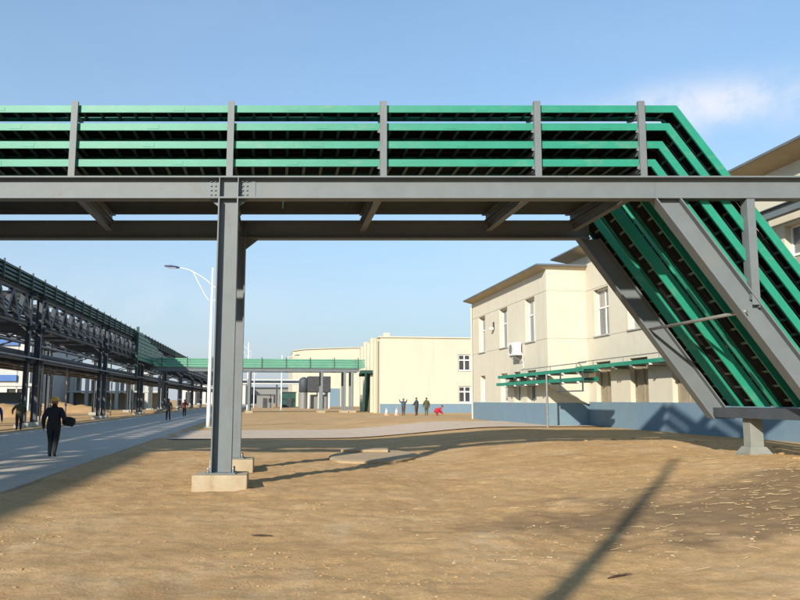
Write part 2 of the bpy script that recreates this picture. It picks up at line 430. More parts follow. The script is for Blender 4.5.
class MB:
    def __init__(self, frame=W):
        self.v, self.f, self.fr = [], [], frame

    def add(self, verts, faces, raw=False):
        k = len(self.v)
        self.v += [Vector(p) if raw else self.fr(*p) for p in verts]
        self.f += [tuple(i + k for i in f) for f in faces]
        return self

    def box(self, x0, x1, y0, y1, z0, z1):
        vs_ = [(x0, y0, z0), (x1, y0, z0), (x1, y1, z0), (x0, y1, z0), (x0, y0, z1), (x1, y0, z1), (x1, y1, z1), (x0, y1, z1)]
        return self.add(vs_, [(0, 3, 2, 1), (4, 5, 6, 7), (0, 1, 5, 4), (1, 2, 6, 5), (2, 3, 7, 6), (3, 0, 4, 7)])

    def quad(self, *p):
        return self.add(p, [tuple(range(len(p)))])

    def sweep(self, sec, p0, p1, up=(0, 0, 1)):
        """closed 2D section swept from p0 to p1 (frame coords); section x = sideways, y = up"""
        a, b = self.fr(*p0), self.fr(*p1)
        d = (b - a).normalized()
        up = Vector(up)
        s = d.cross(up)
        if s.length < 1e-4:
            s = d.cross(Vector((0, 1, 0)))
        s.normalize()
        u = s.cross(d).normalized()
        n = len(sec)
        vv = [a + s * x + u * y for x, y in sec] + [b + s * x + u * y for x, y in sec]
        ff = [(i, (i + 1) % n, (i + 1) % n + n, i + n) for i in range(n)]
        ff += [tuple(reversed(range(n))), tuple(range(n, 2 * n))]
        return self.add(vv, ff, raw=True)

    def bar(self, p0, p1, w, h=None, up=(0, 0, 1)):
        h = h or w
        return self.sweep([(-w / 2, -h / 2), (w / 2, -h / 2), (w / 2, h / 2), (-w / 2, h / 2)], p0, p1, up)

    def ibeam(self, p0, p1, h, w, tf=0.018, tw=0.012, up=(0, 0, 1)):
        a, b, c, d = w / 2, h / 2, tw / 2, h / 2 - tf
        return self.sweep([(-a, -b), (a, -b), (a, -d), (c, -d), (c, d), (a, d), (a, b), (-a, b), (-a, d), (-c, d), (-c, -d), (-a, -d)], p0, p1, up)

    def tube(self, pts, r, n=8, raw=False):
        P = [Vector(p) if raw else self.fr(*p) for p in pts]
        rs = r if isinstance(r, (list, tuple)) else [r] * len(P)
        rings = []
        prev = None
        for i, p in enumerate(P):
            d = (P[min(i + 1, len(P) - 1)] - P[max(i - 1, 0)]).normalized()
            ref = prev if prev is not None else (Vector((0, 0, 1)) if abs(d.z) < 0.9 else Vector((1, 0, 0)))
            s = d.cross(ref).normalized()
            u = s.cross(d).normalized()
            prev = u
            rings.append([p + (s * math.cos(2 * math.pi * k / n) + u * math.sin(2 * math.pi * k / n)) * rs[i] for k in range(n)])
        vv = [q for ring in rings for q in ring]
        ff = []
        for i in range(len(P) - 1):
            for k in range(n):
                ff.append((i * n + k, i * n + (k + 1) % n, (i + 1) * n + (k + 1) % n, (i + 1) * n + k))
        ff += [tuple(reversed(range(n))), tuple(range((len(P) - 1) * n, len(P) * n))]
        return self.add(vv, ff, raw=True)

    def lathe(self, centre, prof, n=16):
        """profile of (radius, z) about a vertical axis, raw world coords"""
        c = self.fr(*centre)
        vv, ff = [], []
        for r, z in prof:
            vv += [c + Vector((r * math.cos(2 * math.pi * k / n), r * math.sin(2 * math.pi * k / n), z)) for k in range(n)]
        for i in range(len(prof) - 1):
            for k in range(n):
                ff.append((i * n + k, i * n + (k + 1) % n, (i + 1) * n + (k + 1) % n, (i + 1) * n + k))
        ff += [tuple(reversed(range(n))), tuple(range((len(prof) - 1) * n, len(prof) * n))]
        return self.add(vv, ff, raw=True)

    def ribbon(self, lower, upper, w0, w1):
        """bent plate in the bridge's x-z plane, from depth w0 to w1; frame is (x, w, z)"""
        n = len(lower)
        vv = []
        for w in (w0, w1):
            vv += [(x, w, z) for x, z in lower] + [(x, w, z) for x, z in upper]
        ff = []
        for i in range(n - 1):
            lo, hi = i, n + i
            ff += [(lo, lo + 1, hi + 1, hi), (lo + 2 * n, hi + 2 * n, hi + 1 + 2 * n, lo + 1 + 2 * n)]
            ff += [(lo, lo + 2 * n, lo + 1 + 2 * n, lo + 1), (hi, hi + 1, hi + 1 + 2 * n, hi + 2 * n)]
        ff += [(0, n, 3 * n, 2 * n), (n - 1, 3 * n - 1, 4 * n - 1, 2 * n - 1)]
        return self.add(vv, ff)

    def build(self, name, m, parent=None, smooth=False, bevel=0.0, kind=None):
        o0 = origin_of(parent) if parent is not None else Vector((0, 0, 0))
        me = bpy.data.meshes.new(name)
        me.from_pydata([tuple(p - o0) for p in self.v], [], self.f)
        bm = bmesh.new(); bm.from_mesh(me)
        bmesh.ops.recalc_face_normals(bm, faces=bm.faces)
        bm.to_mesh(me); bm.free()
        me.materials.append(MATS[m])
        if smooth:
            me.polygons.foreach_set('use_smooth', [True] * len(me.polygons))
        o = bpy.data.objects.new(name, me)
        col.objects.link(o)
        if parent is not None:
            o.parent = parent
        if bevel:
            b = o.modifiers.new('bevel', 'BEVEL'); b.width = bevel; b.segments = 2; b.limit_method = 'ANGLE'
        if kind:
            o['kind'] = kind
        return o


def thing_mesh(mb, name, m, base, label, cat, group=None, **kw):
    """a thing that is one mesh, its origin at its base"""
    h = bpy.data.objects.new('tmp', None); h.location = base
    o = mb.build(name, m, None, **kw)
    for v in o.data.vertices:
        v.co -= Vector(base)
    o.location = base
    bpy.data.objects.remove(h)
    return tag(o, label, cat, group)


# ------------------------------------------------------------------ the setting
def spaced(lo, hi, step, far_lo, far_hi, grow=1.16):
    a = [lo + i * step for i in range(int(round((hi - lo) / step)) + 1)]
    s, x = step, lo
    left = []
    while x > far_lo:
        s *= grow; x -= s; left.append(x)
    s, x = step, a[-1]
    right = []
    while x < far_hi:
        s *= grow; x += s; right.append(x)
    return left[::-1] + a + right


def build_ground():
    xs = spaced(-9.5, 10.5, 0.075, -4000, 4000, 1.13)
    ys = spaced(4.6, 24.0, 0.075, -800, 6000, 1.06)
    nx = len(xs)
    v = [(x, y, ground_z(x, y)) for y in ys for x in xs]
    f = [(j * nx + i, j * nx + i + 1, (j + 1) * nx + i + 1, (j + 1) * nx + i) for j in range(len(ys) - 1) for i in range(nx - 1)]
    me = bpy.data.meshes.new('ground'); me.from_pydata(v, [], f)
    me.materials.append(MATS['sand'])
    me.polygons.foreach_set('use_smooth', [True] * len(me.polygons))
    o = bpy.data.objects.new('ground', me); col.objects.link(o)
    o['kind'] = 'structure'


build_ground()
rd = MB(S)
n_ = 60
bs = [-60 + 560 * (i / n_) for i in range(n_ + 1)]
for i in range(n_):
    rd.box(-12.2, -4.5, bs[i], bs[i + 1] - 0.012, -0.2, 0.03)
rd.build('road', 'road')['kind'] = 'structure'
cr_ = MB(S)
gx = [-4.45 + 0.6 * i for i in range(33)]
gy = [33.2 + 0.7 * i for i in range(14)]
for i in range(len(gx) - 1):
    for j in range(len(gy) - 1):
        x0, x1, y0, y1 = gx[i], gx[i + 1], gy[j], gy[j + 1]
        wob = lambda x, y: y + (0.25 * mnoise.noise(Vector((x * 0.5, y, 3))) if y in (gy[0], gy[-1]) else 0)
        cr_.quad(*[(x, wob(x, y), ground_base(x, y) + 0.035) for x, y in ((x0, y0), (x1, y0), (x1, y1), (x0, y1))])
cr_.build('cross_road', 'cross_road')['kind'] = 'structure'

# ------------------------------------------------------------------ main cable bridge
AL = R(55)
CA, SA = math.cos(AL), math.sin(AL)
GX, GZ = 4.87, 5.575                # where the girder centre line bends


def dpoint(p, z):
    """x on the sloping line with perpendicular offset p, at height z"""
    t = (GZ + p * CA - z) / SA
    return GX + t * CA + p * SA


def make_bridge():
    t = empty('cable_bridge', B(-3.24, 0, 0), 'near grey steel bridge with stacked green cable trays bending down to the right', 'bridge')
    z0, z1 = 5.36, 5.79
    zc = (z0 + z1) / 2
    XL = -17.2
    MB(B).ibeam((XL, 0, zc), (12.7, 0, zc), z1 - z0, 0.26, 0.03).build('girder', 'steel', t)
    MB(B).ibeam((XL, 3.7, zc), (5.05, 3.7, zc), z1 - z0, 0.26, 0.03).build('girder', 'steel', t)
    xe = dpoint(0, 1.18)
    for w in (0.0, 3.7):
        g = MB(B)
        for p0, p1, hw in ((-0.20, -0.172, 0.13), (-0.172, 0.172, 0.007), (0.172, 0.20, 0.13)):
            za, zb_ = z0 - 0.004, (1.18 if w > 1 else 1.205)
            g.ribbon([(dpoint(p0, za), za), (dpoint(p0, zb_), zb_)], [(dpoint(p1, za), za), (dpoint(p1, zb_), zb_)], w - hw, w + hw)
        g.build('sloping_girder', 'steel', t)
    # columns, one H of steel each, web facing along the street
    for x in (-3.24, -16.3):
        for w in (0.0, 3.7):
            top = z0 - 0.004
            c = MB(B)
            for s in (-1, 1):
                c.box(x + s * 0.175 - 0.012, x + s * 0.175 + 0.012, w - 0.17, w + 0.17, 0.30, top)
            c.box(x - 0.163, x + 0.163, w - 0.008, w + 0.008, 0.30, top)
            c.build('column', 'steel', t)
            fp = B(x, w, 0)
            zb = -0.15
            MB(B).box(x - 0.49, x + 0.49, w - 0.42, w + 0.42, zb, 0.285).build('footing', 'concrete', t, bevel=0.025)
            bp = MB(B); bp.box(x - 0.27, x + 0.27, w - 0.25, w + 0.25, 0.287, 0.307)
            bp.build('base_plate', 'steel', t)
            for sx in (-1, 1):
                for sw in (-1, 1):
                    MB(B).lathe((x + sx * 0.225, w + sw * 0.2, 0.307), [(0.018, 0), (0.018, 0.07), (0.012, 0.09)], 6).build('anchor_bolt', 'galvanised', t)
            # knee gussets and stiffeners
            for s in (-1, 1):
                g = MB(B)
                xa = x + s * 0.187
                L_ = 0.17 if w == 0 else 0.30
                for wy in (w - 0.008, w + 0.008):
                    pass
                g.add([(xa, w - 0.008, top), (xa + s * L_, w - 0.008, top), (xa, w - 0.008, top - L_ * 0.8),
                       (xa, w + 0.008, top), (xa + s * L_, w + 0.008, top), (xa, w + 0.008, top - L_ * 0.8)],
                      [(0, 1, 2), (3, 5, 4), (0, 3, 4, 1), (1, 4, 5, 2), (2, 5, 3, 0)])
                g.build('gusset', 'steel', t)
                MB(B).box(x + s * 0.175 - 0.008, x + s * 0.175 + 0.008, w - 0.128, w - 0.008, z0 + 0.032, z1 - 0.032).build('stiffener', 'steel', t)
            sp = MB(B); sp.box(x + 0.42, x + 0.50, w - 0.018, w - 0.0065, z0 + 0.05, z1 - 0.05); spo = sp.build('splice_plate', 'steel', t)
            bo_ = MB(B)
            for r_ in range(4):
                for q_ in (0.26, 0.34):
                    for s_ in (1, -1):
                        bo_.box(x + s_ * q_ - 0.013, x + s_ * q_ + 0.013, w - 0.03, w - 0.0065, z0 + 0.085 + 0.085 * r_, z0 + 0.111 + 0.085 * r_)
            bo_.build('bolts', 'steel', spo, kind='stuff')
    posts = [-15.1, -12.14, -9.19, -6.24, -3.24, -0.32, 2.62, 4.62]
    for x in posts:
        # cross beam on top of both girders
        MB(B).ibeam((x, -0.02, 5.872), (x, 3.72, 5.872), 0.155, 0.12, 0.014).build('cross_beam', 'steel', t)
        MB(B).ibeam((x + 0.0, 0.14, 5.62), (x, 3.56, 5.62), 0.20, 0.14, 0.014).build('cross_beam', 'steel', t)
        for w in (-0.045, 3.28):
            p = MB(B)
            # channel post, open side back
            p.box(x - 0.062, x + 0.062, w - 0.006, w + 0.006, 5.955 if w > 1 else 5.795, 7.29)
            p.box(x - 0.062, x - 0.050, w + 0.006, w + 0.07, 5.955 if w > 1 else 5.955, 7.29)
            p.box(x + 0.050, x + 0.062, w + 0.006, w + 0.07, 5.955 if w > 1 else 5.955, 7.29)
            p.build('post', 'steel', t)
            for k in range(4):
                zb = 6.02 + 0.357 * k - 0.003
                D = 0.5 if k == 3 else 0.72
                if w > 1: D = 0.6
                br = MB(B)
                wa = w + 0.072
                vv = []
                for dx in (-0.035, 0.035):
                    vv += [(x + dx, wa, zb), (x + dx, wa + D, zb), (x + dx, wa + D, zb - 0.03), (x + dx, wa, zb - 0.13)]
                br.add(vv, [(0, 1, 2, 3), (4, 7, 6, 5), (0, 4, 5, 1), (1, 5, 6, 2), (2, 6, 7, 3), (3, 7, 4, 0)])
                br.build('bracket', 'steel', t)
                # little fishplate between post and tray, seen left of the post
                cl = MB(B)
                cl.add([(x - 0.062, w + 0.03, zb + 0.04), (x - 0.12, w + 0.03, zb - 0.05), (x - 0.062, w + 0.03, zb - 0.07),
                        (x - 0.062, w + 0.04, zb + 0.04), (x - 0.12, w + 0.04, zb - 0.05), (x - 0.062, w + 0.04, zb - 0.07)],
                       [(0, 1, 2), (3, 5, 4), (0, 3, 4, 1), (1, 4, 5, 2), (2, 5, 3, 0)])
                if w < 1 and x > -1:
                    cl.build('fishplate', 'steel', t)

    # the stacked cable trays
    rung_mesh = {}

    def rung(parent, x, w, z, D, slope):
        key = (round(D, 2), slope)
        if key not in rung_mesh:
            me = bpy.data.meshes.new('rung')
            h = MB(W)
            if slope:
                h.bar((0, 0.012, 0), (-SKEW * 0 , D - 0.012, 0), 0.05, 0.025, up=(SA, 0, CA))
            else:
                h.bar((0, 0.012, 0), (0, D - 0.012, 0), 0.05, 0.025)
            me.from_pydata([tuple(q) for q in h.v], [], h.f)
            me.materials.append(MATS['green_rung'])
            rung_mesh[key] = me
        o = bpy.data.objects.new('rung', rung_mesh[key])
        col.objects.link(o)
        o.parent = parent
        o.location = B(x, w, z) - origin_of(parent)

    def tray(wf, D, zb, pb, h, xl, zend, level):
        """ladder tray: front rail at wf, depth D, bottom at zb on the level part and offset pb on the slope"""
        rail_t = 0.008
        lower = [(xl, zb), (dpoint(pb, zb), zb), (dpoint(pb, zend), zend)]
        upper = [(xl, zb + h), (dpoint(pb + h, zb + h), zb + h), (dpoint(pb + h, zend), zend)]

        def lip(o0, o1, w0, w1):
            lo = [(xl, zb + o0), (dpoint(pb + o0, zb + o0), zb + o0), (dpoint(pb + o0, zend), zend)]
            hi = [(xl, zb + o1), (dpoint(pb + o1, zb + o1), zb + o1), (dpoint(pb + o1, zend), zend)]
            return lo, hi, w0, w1
        root = MB(B).ribbon(lower, upper, wf, wf + rail_t)
        root.ribbon(*lip(h - 0.007, h, wf + rail_t, wf + 0.04)).ribbon(*lip(0, 0.007, wf + rail_t, wf + 0.04))
        tr = root.build('cable_tray', 'green', t)
        r2 = MB(B).ribbon(lower, upper, wf + D - rail_t, wf + D)
        r2.ribbon(*lip(h - 0.007, h, wf + D - 0.04, wf + D - rail_t)).ribbon(*lip(0, 0.007, wf + D - 0.04, wf + D - rail_t))
        r2.build('side_rail', 'green', tr)
        # rungs of the level part, tiny in the picture: one mesh
        rg = MB(B)
        x = xl + 0.2
        xb = dpoint(pb, zb)
        while x < xb - 0.1:
            rg.box(x - 0.028, x + 0.028, wf + 0.012, wf + D - 0.012, zb + 0.012, zb + 0.034)
            x += 0.33
        rg.build('rungs', 'green_rung', tr, kind='stuff')
        # rungs of the slope, one by one
        s = 0.25
        total = (zb - zend) / SA
        while s < total - 0.08:
            z = zb - s * SA
            x = dpoint(pb + 0.02, z + 0.0)
            rung(tr, x, wf, z, D, True)
            s += 0.34
        # joint plates where tray lengths meet
        for xj in [q for q in (-13.4, -10.4, -7.4, -4.6, -1.7, 1.25, 3.6) if q > xl + 0.5]:
            xj += 0.35 * math.sin(level * 2.1 + xj)
            MB(B).box(xj - 0.11, xj + 0.11, wf - 0.005, wf - 0.0005, zb + 0.03, zb + h - 0.03).build('joint_plate', 'green', tr)
        # cables lying in the tray
        nq = int((D - 0.1) / 0.052)
        for q in range(nq):
            wq = wf + 0.05 + (D - 0.10) * (q + 0.5) / nq + random.uniform(-0.006, 0.006)
            pts = []
            off = 0.066 + random.uniform(0, 0.02)
            x = xl
            while x < dpoint(pb, zb) - 0.35:
                pts.append((x, wq + random.uniform(-0.012, 0.012), zb + off + random.uniform(0, 0.012)))
                x += 1.1
            xb_ = dpoint(pb + off, zb + off)
            pts.append((xb_ - 0.2, wq, zb + off)); pts.append((xb_ + 0.02, wq, zb + off - 0.06))
            z = zb - 0.35
            while z > zend + 0.05:
                pts.append((dpoint(pb + off + random.uniform(-0.005, 0.012), z), wq + random.uniform(-0.015, 0.015), z))
                z -= 0.6
            pts.append((dpoint(pb + off, zend + 0.02), wq, zend + 0.02))
            MB(B).tube(pts, random.uniform(0.024, 0.031), 6).build('cable', 'cable_red' if (q % 5 == 2 and level in (1, 5)) else 'cable', tr, smooth=True)
        return tr

    ZEND = 1.46
    for k in range(4):
        tray(0.03, 0.5 if k == 3 else 0.72, 6.02 + 0.357 * k, 0.20 + 0.33 * k, 0.14, XL, ZEND, k)
    for k in range(4):
        tray(3.355, 0.6, 6.02 + 0.357 * k, (0.20, 0.62, 0.98, 1.30)[k], 0.15, XL, ZEND, k + 4)
    tray(0.80, 0.60, 5.985, 0.03, 0.22, 3.2, ZEND, 9)
    tray(2.05, 0.62, 5.985, 0.03, 0.24, 3.2, ZEND, 10)
    # walkway plates between the stacks
    x = XL
    while x < 4.5:
        MB(B).box(x, min(x + 1.496, 4.7), 0.86, 3.6, 5.953, 5.978).build('walkway_plate', 'deck', t)
        x += 1.5
    # sloping part: small cross angles below the trays, a tie pipe, end beam, stub pillar
    xt = dpoint(-0.02, 3.22)
    MB(B).tube([(xt - 0.14, 3.72, 3.22), (xt - 0.14, -0.13, 3.22)], 0.035, 10).build('tie_pipe', 'galvanised', t, smooth=True)
    xb = dpoint(0, 1.3)
    MB(B).box(xb - 0.10, xb + 0.45, -0.3, 3.9, 1.21, 1.43).build('end_beam', 'rack_steel', t)
    wq, xq = 2.62, xb + 0.15
    zg = ground_base(B(xq, wq, 0).x * NX + B(xq, wq, 0).y * NY, 16)
    MB(B).box(xq - 0.14, xq + 0.14, wq - 0.14, wq + 0.14, zg + 0.18, 1.208).build('pillar', 'pillar_grey', t, bevel=0.015)
    pf = MB(B)
    z_lo, z_hi = zg - 0.25, zg + 0.19
    vv = [(xq + sx * q, wq + sy * q, z) for z, q in ((z_lo, 0.27), (zg + 0.05, 0.25), (z_hi, 0.165)) for sx, sy in ((-1, -1), (1, -1), (1, 1), (-1, 1))]
    pf.add(vv, [(0, 1, 5, 4), (1, 2, 6, 5), (2, 3, 7, 6), (3, 0, 4, 7), (4, 5, 9, 8), (5, 6, 10, 9), (6, 7, 11, 10), (7, 4, 8, 11), (3, 2, 1, 0), (8, 9, 10, 11)])
    pf.build('footing', 'pillar_grey', t)
    # hanger from the straight girder down to the slope
    xh = 6.57
    zt = GZ - (xh - GX) * SA / CA
    h = MB(B)
    h.box(xh - 0.075, xh + 0.075, -0.11, -0.10, zt + 0.2, z0 - 0.003)
    h.box(xh - 0.075, xh - 0.063, -0.10, 0.10, zt + 0.3, z0 - 0.003)
    h.box(xh + 0.063, xh + 0.075, -0.10, 0.10, zt + 0.15, z0 - 0.003)
    h.build('hanger', 'steel', t)
    return t


make_bridge()


# ------------------------------------------------------------------ buildings
def wall_grid(mb, u0, u1, z0, z1, openings, depth, grooves=(), gd=0.018, gw=0.022):
    """front face with real openings (reveals of given depth) and recessed joint lines; frame (u, d, z)"""
    us = sorted({u0, u1, *[q for o in openings for q in o[:2]]})
    zs = sorted({z0, z1, *[q for o in openings for q in o[2:4]], *[q for g in grooves for q in (g - gw / 2, g + gw / 2)]})
    for i in range(len(us) - 1):
        for j in range(len(zs) - 1):
            uc, zc = (us[i] + us[i + 1]) / 2, (zs[j] + zs[j + 1]) / 2
            if any(o[0] < uc < o[1] and o[2] < zc < o[3] for o in openings):
                continue
            d = gd if any(abs(zc - g) < gw / 2 for g in grooves) else 0.0
            a, b, c, e = us[i], us[i + 1], zs[j], zs[j + 1]
            mb.quad((a, d, c), (b, d, c), (b, d, e), (a, d, e))
            if d:
                mb.quad((a, 0, c), (b, 0, c), (b, d, c), (a, d, c))
                mb.quad((a, 0, e), (a, d, e), (b, d, e), (b, 0, e))
    for a, b, c, e in [o[:4] for o in openings]:
        mb.quad((a, 0, c), (a, depth, c), (a, depth, e), (a, 0, e))
        mb.quad((b, 0, c), (b, 0, e), (b, depth, e), (b, depth, c))
        mb.quad((a, 0, c), (b, 0, c), (b, depth, c), (a, depth, c))
        mb.quad((a, 0, e), (a, depth, e), (b, depth, e), (b, 0, e))


def window(parent, fr, o, depth, frame_m='white_frame', glass='glass', transom=0.68, mull=(0.5,), fw=0.07):
    a, b, c, e = o
    d0, d1 = depth - 0.09, depth - 0.01
    m = MB(fr)
    m.box(a, a + fw, d0, d1, c, e); m.box(b - fw, b, d0, d1, c, e)
    m.box(a + fw, b - fw, d0, d1, c, c + fw); m.box(a + fw, b - fw, d0, d1, e - fw, e)
    us = [a + fw] + [a + (b - a) * q for q in mull] + [b - fw]
    zt = c + (e - c) * transom if transom else e - fw
    if transom:
        m.box(a + fw, b - fw, d0 + 0.003, d1, zt - fw / 2, zt + fw / 2)
    for q in us[1:-1]:
        m.box(q - fw / 2, q + fw / 2, d0 + 0.006, d1, c + fw, e - fw)
    wn_ = m.build('window', frame_m, parent)
    if c > 2:
        MB(fr).box(a - 0.05, b + 0.05, -0.06, d0 - 0.004, c - 0.05, c + 0.012).build('sill', 'grey_concrete', wn_)
    for i in range(len(us) - 1):
        for z0, z1 in (((c + fw, zt - fw / 2), (zt + fw / 2, e - fw)) if transom else ((c + fw, e - fw),)):
            MB(fr).box(us[i] + 0.004, us[i + 1] - 0.004, depth - 0.05, depth - 0.038, z0, z1).build('pane', 'curtain' if (glass == 'glass' and random.random() < 0.35) else glass, wn_)
    return wn_


def plinth(parent, fr, u0, u1, z0, z1, proud=0.04):
    MB(fr).box(u0, u1, -proud, 0.0 - 0.002, z0, z1).build('plinth', 'plinth_blue', parent)


def make_factory():
    t = empty('factory_building', S(12.77, 34.8, 0.4), 'two storey cream factory building with blue plinth and stepped wings on the right', 'building')
    AW, AR = 12.77, 14.73
    fl = lambda u, d, z: S(AW + d, u, z)
    fr = lambda u, d, z: S(AR + d, u, z)
    ff = lambda u, d, z: S(u, 34.8 + d, z)
    ZP = 1.46
    dep = 0.30
    # projecting wing
    up = [(45.4, 46.85, 4.46, 6.65), (40.95, 42.45, 4.46, 6.65), (36.5, 37.95, 4.46, 6.65)]
    lo = [(45.5, 46.6, 1.50, 3.05), (41.1, 42.4, 1.50, 3.05), (38.9, 40.0, 1.50, 3.05), (36.5, 37.9, 1.50, 3.05)]
    m = MB(fl); wall_grid(m, 34.8, 48.45, 0.1, 7.80, up + lo, dep, (4.50 - 0.06, 6.69)); m.build('wall', 'stucco', t)
    m = MB(ff); wall_grid(m, AW, AR, 0.1, 7.80, [], dep, (4.44, 6.69)); m.build('wall', 'stucco', t)
    m = MB(S)
    m.quad((AW, 48.45, 0.1), (26, 48.45, 0.1), (26, 48.45, 7.75), (AW, 48.45, 7.75))
    m.quad((26, 48.45, 0.1), (26, 34.8, 0.1), (26, 34.8, 7.75), (26, 48.45, 7.75))
    m.build('wall', 'stucco', t)
    for o in up:
        window(t, fl, o, dep, mull=(0.5,), transom=0.62)
    for o in lo:
        window(t, fl, o, dep, mull=(0.5,), transom=0)
    plinth(t, fl, 34.762, 48.49, 0.0, ZP)
    plinth(t, ff, AW - 0.036, AR - 0.042, 0.0, ZP)

    def roof(a0, a1, b0, b1, z, over, rise, ob=0.2, drop=0.15):
        m = MB(S)
        # flat boxed eave: sloping soffit outside, thin metal edge on top
        aL = a0 - over
        m.add([(aL, b0 - ob, z + 0.02), (a1, b0 - ob, z + 0.02), (a1, b1 + ob, z + 0.02), (aL, b1 + ob, z + 0.02),
               (a0 + 0.02, b0 + 0.02, z - drop), (a1, b0 + 0.02, z - drop), (a1, b1 - 0.02, z - drop), (a0 + 0.02, b1 - 0.02, z - drop)],
              [(0, 1, 5, 4), (1, 2, 6, 5), (2, 3, 7, 6), (3, 0, 4, 7), (0, 3, 2, 1), (4, 5, 6, 7)])
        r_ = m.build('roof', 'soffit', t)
        k = MB(S)
        k.add([(aL - 0.03, b0 - ob - 0.03, z + 0.024), (a1, b0 - ob - 0.03, z + 0.024), (a1, b1 + ob + 0.03, z + 0.024), (aL - 0.03, b1 + ob + 0.03, z + 0.024),
               (aL - 0.03, b0 - ob - 0.03, z + 0.10), (a1, b0 - ob - 0.03, z + 0.10 + rise), (a1, b1 + ob + 0.03, z + 0.10 + rise), (aL - 0.03, b1 + ob + 0.03, z + 0.10)],
              [(0, 3, 2, 1), (4, 5, 6, 7), (0, 1, 5, 4), (1, 2, 6, 5), (2, 3, 7, 6), (3, 0, 4, 7)])
        k.build('roof_edge', 'roof_metal', r_)
        return r_
    roof(AW, 26, 34.8, 48.45, 7.82, 0.5, 0.15)
    # main wing, set back, running past the camera's right side
    cs = [33.15 - 3.42 * i for i in range(12)]
    up = [(c - 0.8, c + 0.8, 4.48, 6.62) for c in cs]
    lo = [(c - 0.78, c + 0.78, 1.50, 3.30) for c in cs]
    m = MB(fr); wall_grid(m, -6.0, 37.4, 0.1, 8.45, up + lo, dep, (4.44, 6.69)); m.build('wall', 'stucco', t)
    m = MB(S)
    m.quad((AR, -6, 0.1), (30, -6, 0.1), (30, -6, 8.35), (AR, -6, 8.35))
    m.quad((AR, 37.4, 7.7), (30, 37.4, 7.7), (30, 37.4, 8.35), (AR, 37.4, 8.35))
    m.build('wall', 'stucco', t)
    for o in up:
        window(t, fr, o, dep, mull=(0.5,), transom=0.60)
    for i, o in enumerate(lo):
        window(t, fr, o, dep, frame_m='shutter', glass='shutter', mull=(0.5,), transom=0)
    plinth(t, fr, -6, 34.755, 0.0, ZP + 0.05)
    roof(AR, 30, -6.0, 37.0, 8.58, 0.72, 0.3, 0.4, 0.22)
    # horizontal steel beam on brackets under the eave
    bm_ = MB(S); bm_.ibeam((14.22, 8.0, 6.93), (14.22, 23.5, 6.93), 0.30, 0.2, 0.02)
    be = bm_.build('eave_beam', 'steel', t)
    for b in (9, 13, 17, 21):
        MB(S).box(14.32, 14.728, b - 0.06, b + 0.06, 6.80, 6.92).build('bracket', 'steel', be)
    # doorway line on the return and a down pipe
    MB(S).tube([(12.69, 48.3, 0.3), (12.69, 48.3, 7.5)], 0.05, 8).build('down_pipe', 'stucco', t)
    return t


make_factory()

# air conditioner on the wall
def make_aircon():
    b0, b1 = 38.35, 39.35
    a0, a1 = 12.30, 12.66
    z0, z1 = 3.86, 4.52
    t = empty('air_conditioner', S(12.5, 38.9, 3.8), 'white air conditioner box on a bracket between the upper windows of the cream wing', 'air conditioner')
    MB(S).box(a0, a1, b0, b1, z0, z1).build('casing', 'white_paint', t, bevel=0.02)
    m = MB(S); c = (a0 - 0.012, 38.98, 4.19)
    n = 18
    m.add([(c[0], c[1] + 0.25 * math.cos(2 * math.pi * k / n), c[2] + 0.25 * math.sin(2 * math.pi * k / n)) for k in range(n)]
          + [(a0 + 0.01, c[1] + 0.25 * math.cos(2 * math.pi * k / n), c[2] + 0.25 * math.sin(2 * math.pi * k / n)) for k in range(n)],
          [tuple(range(n))] + [(k, (k + 1) % n, (k + 1) % n + n, k + n) for k in range(n)])
    m.build('fan_grille', 'galvanised', t)
    for b in (38.5, 39.2):
        k = MB(S); k.box(a0, 12.765, b - 0.02, b + 0.02, 3.81, 3.855)
        k.sweep([(-0.015, -0.015), (0.015, -0.015), (0.015, 0.015), (-0.015, 0.015)], (a0 + 0.05, b, 3.81), (12.76, b, 3.50))
        k.build('bracket', 'galvanised', t)
    MB(S).tube([(12.66, 38.4, 4.0), (12.70, 38.2, 3.8), (12.73, 38.2, 3.2)], 0.025, 6).build('hose', 'white_frame', t)


make_aircon()


def make_wall_lamp():
    t = empty('wall_lamp', S(12.76, 43.5, 5.7), 'small lamp fixed to the cream wall between the two far upper windows', 'lamp')
    MB(S).box(12.71, 12.768, 43.42, 43.58, 5.62, 6.05).build('mount', 'dark_steel', t)
    MB(S).box(12.50, 12.70, 43.36, 43.64, 5.60, 5.74).build('shade', 'white_paint', t, bevel=0.02)


make_wall_lamp()


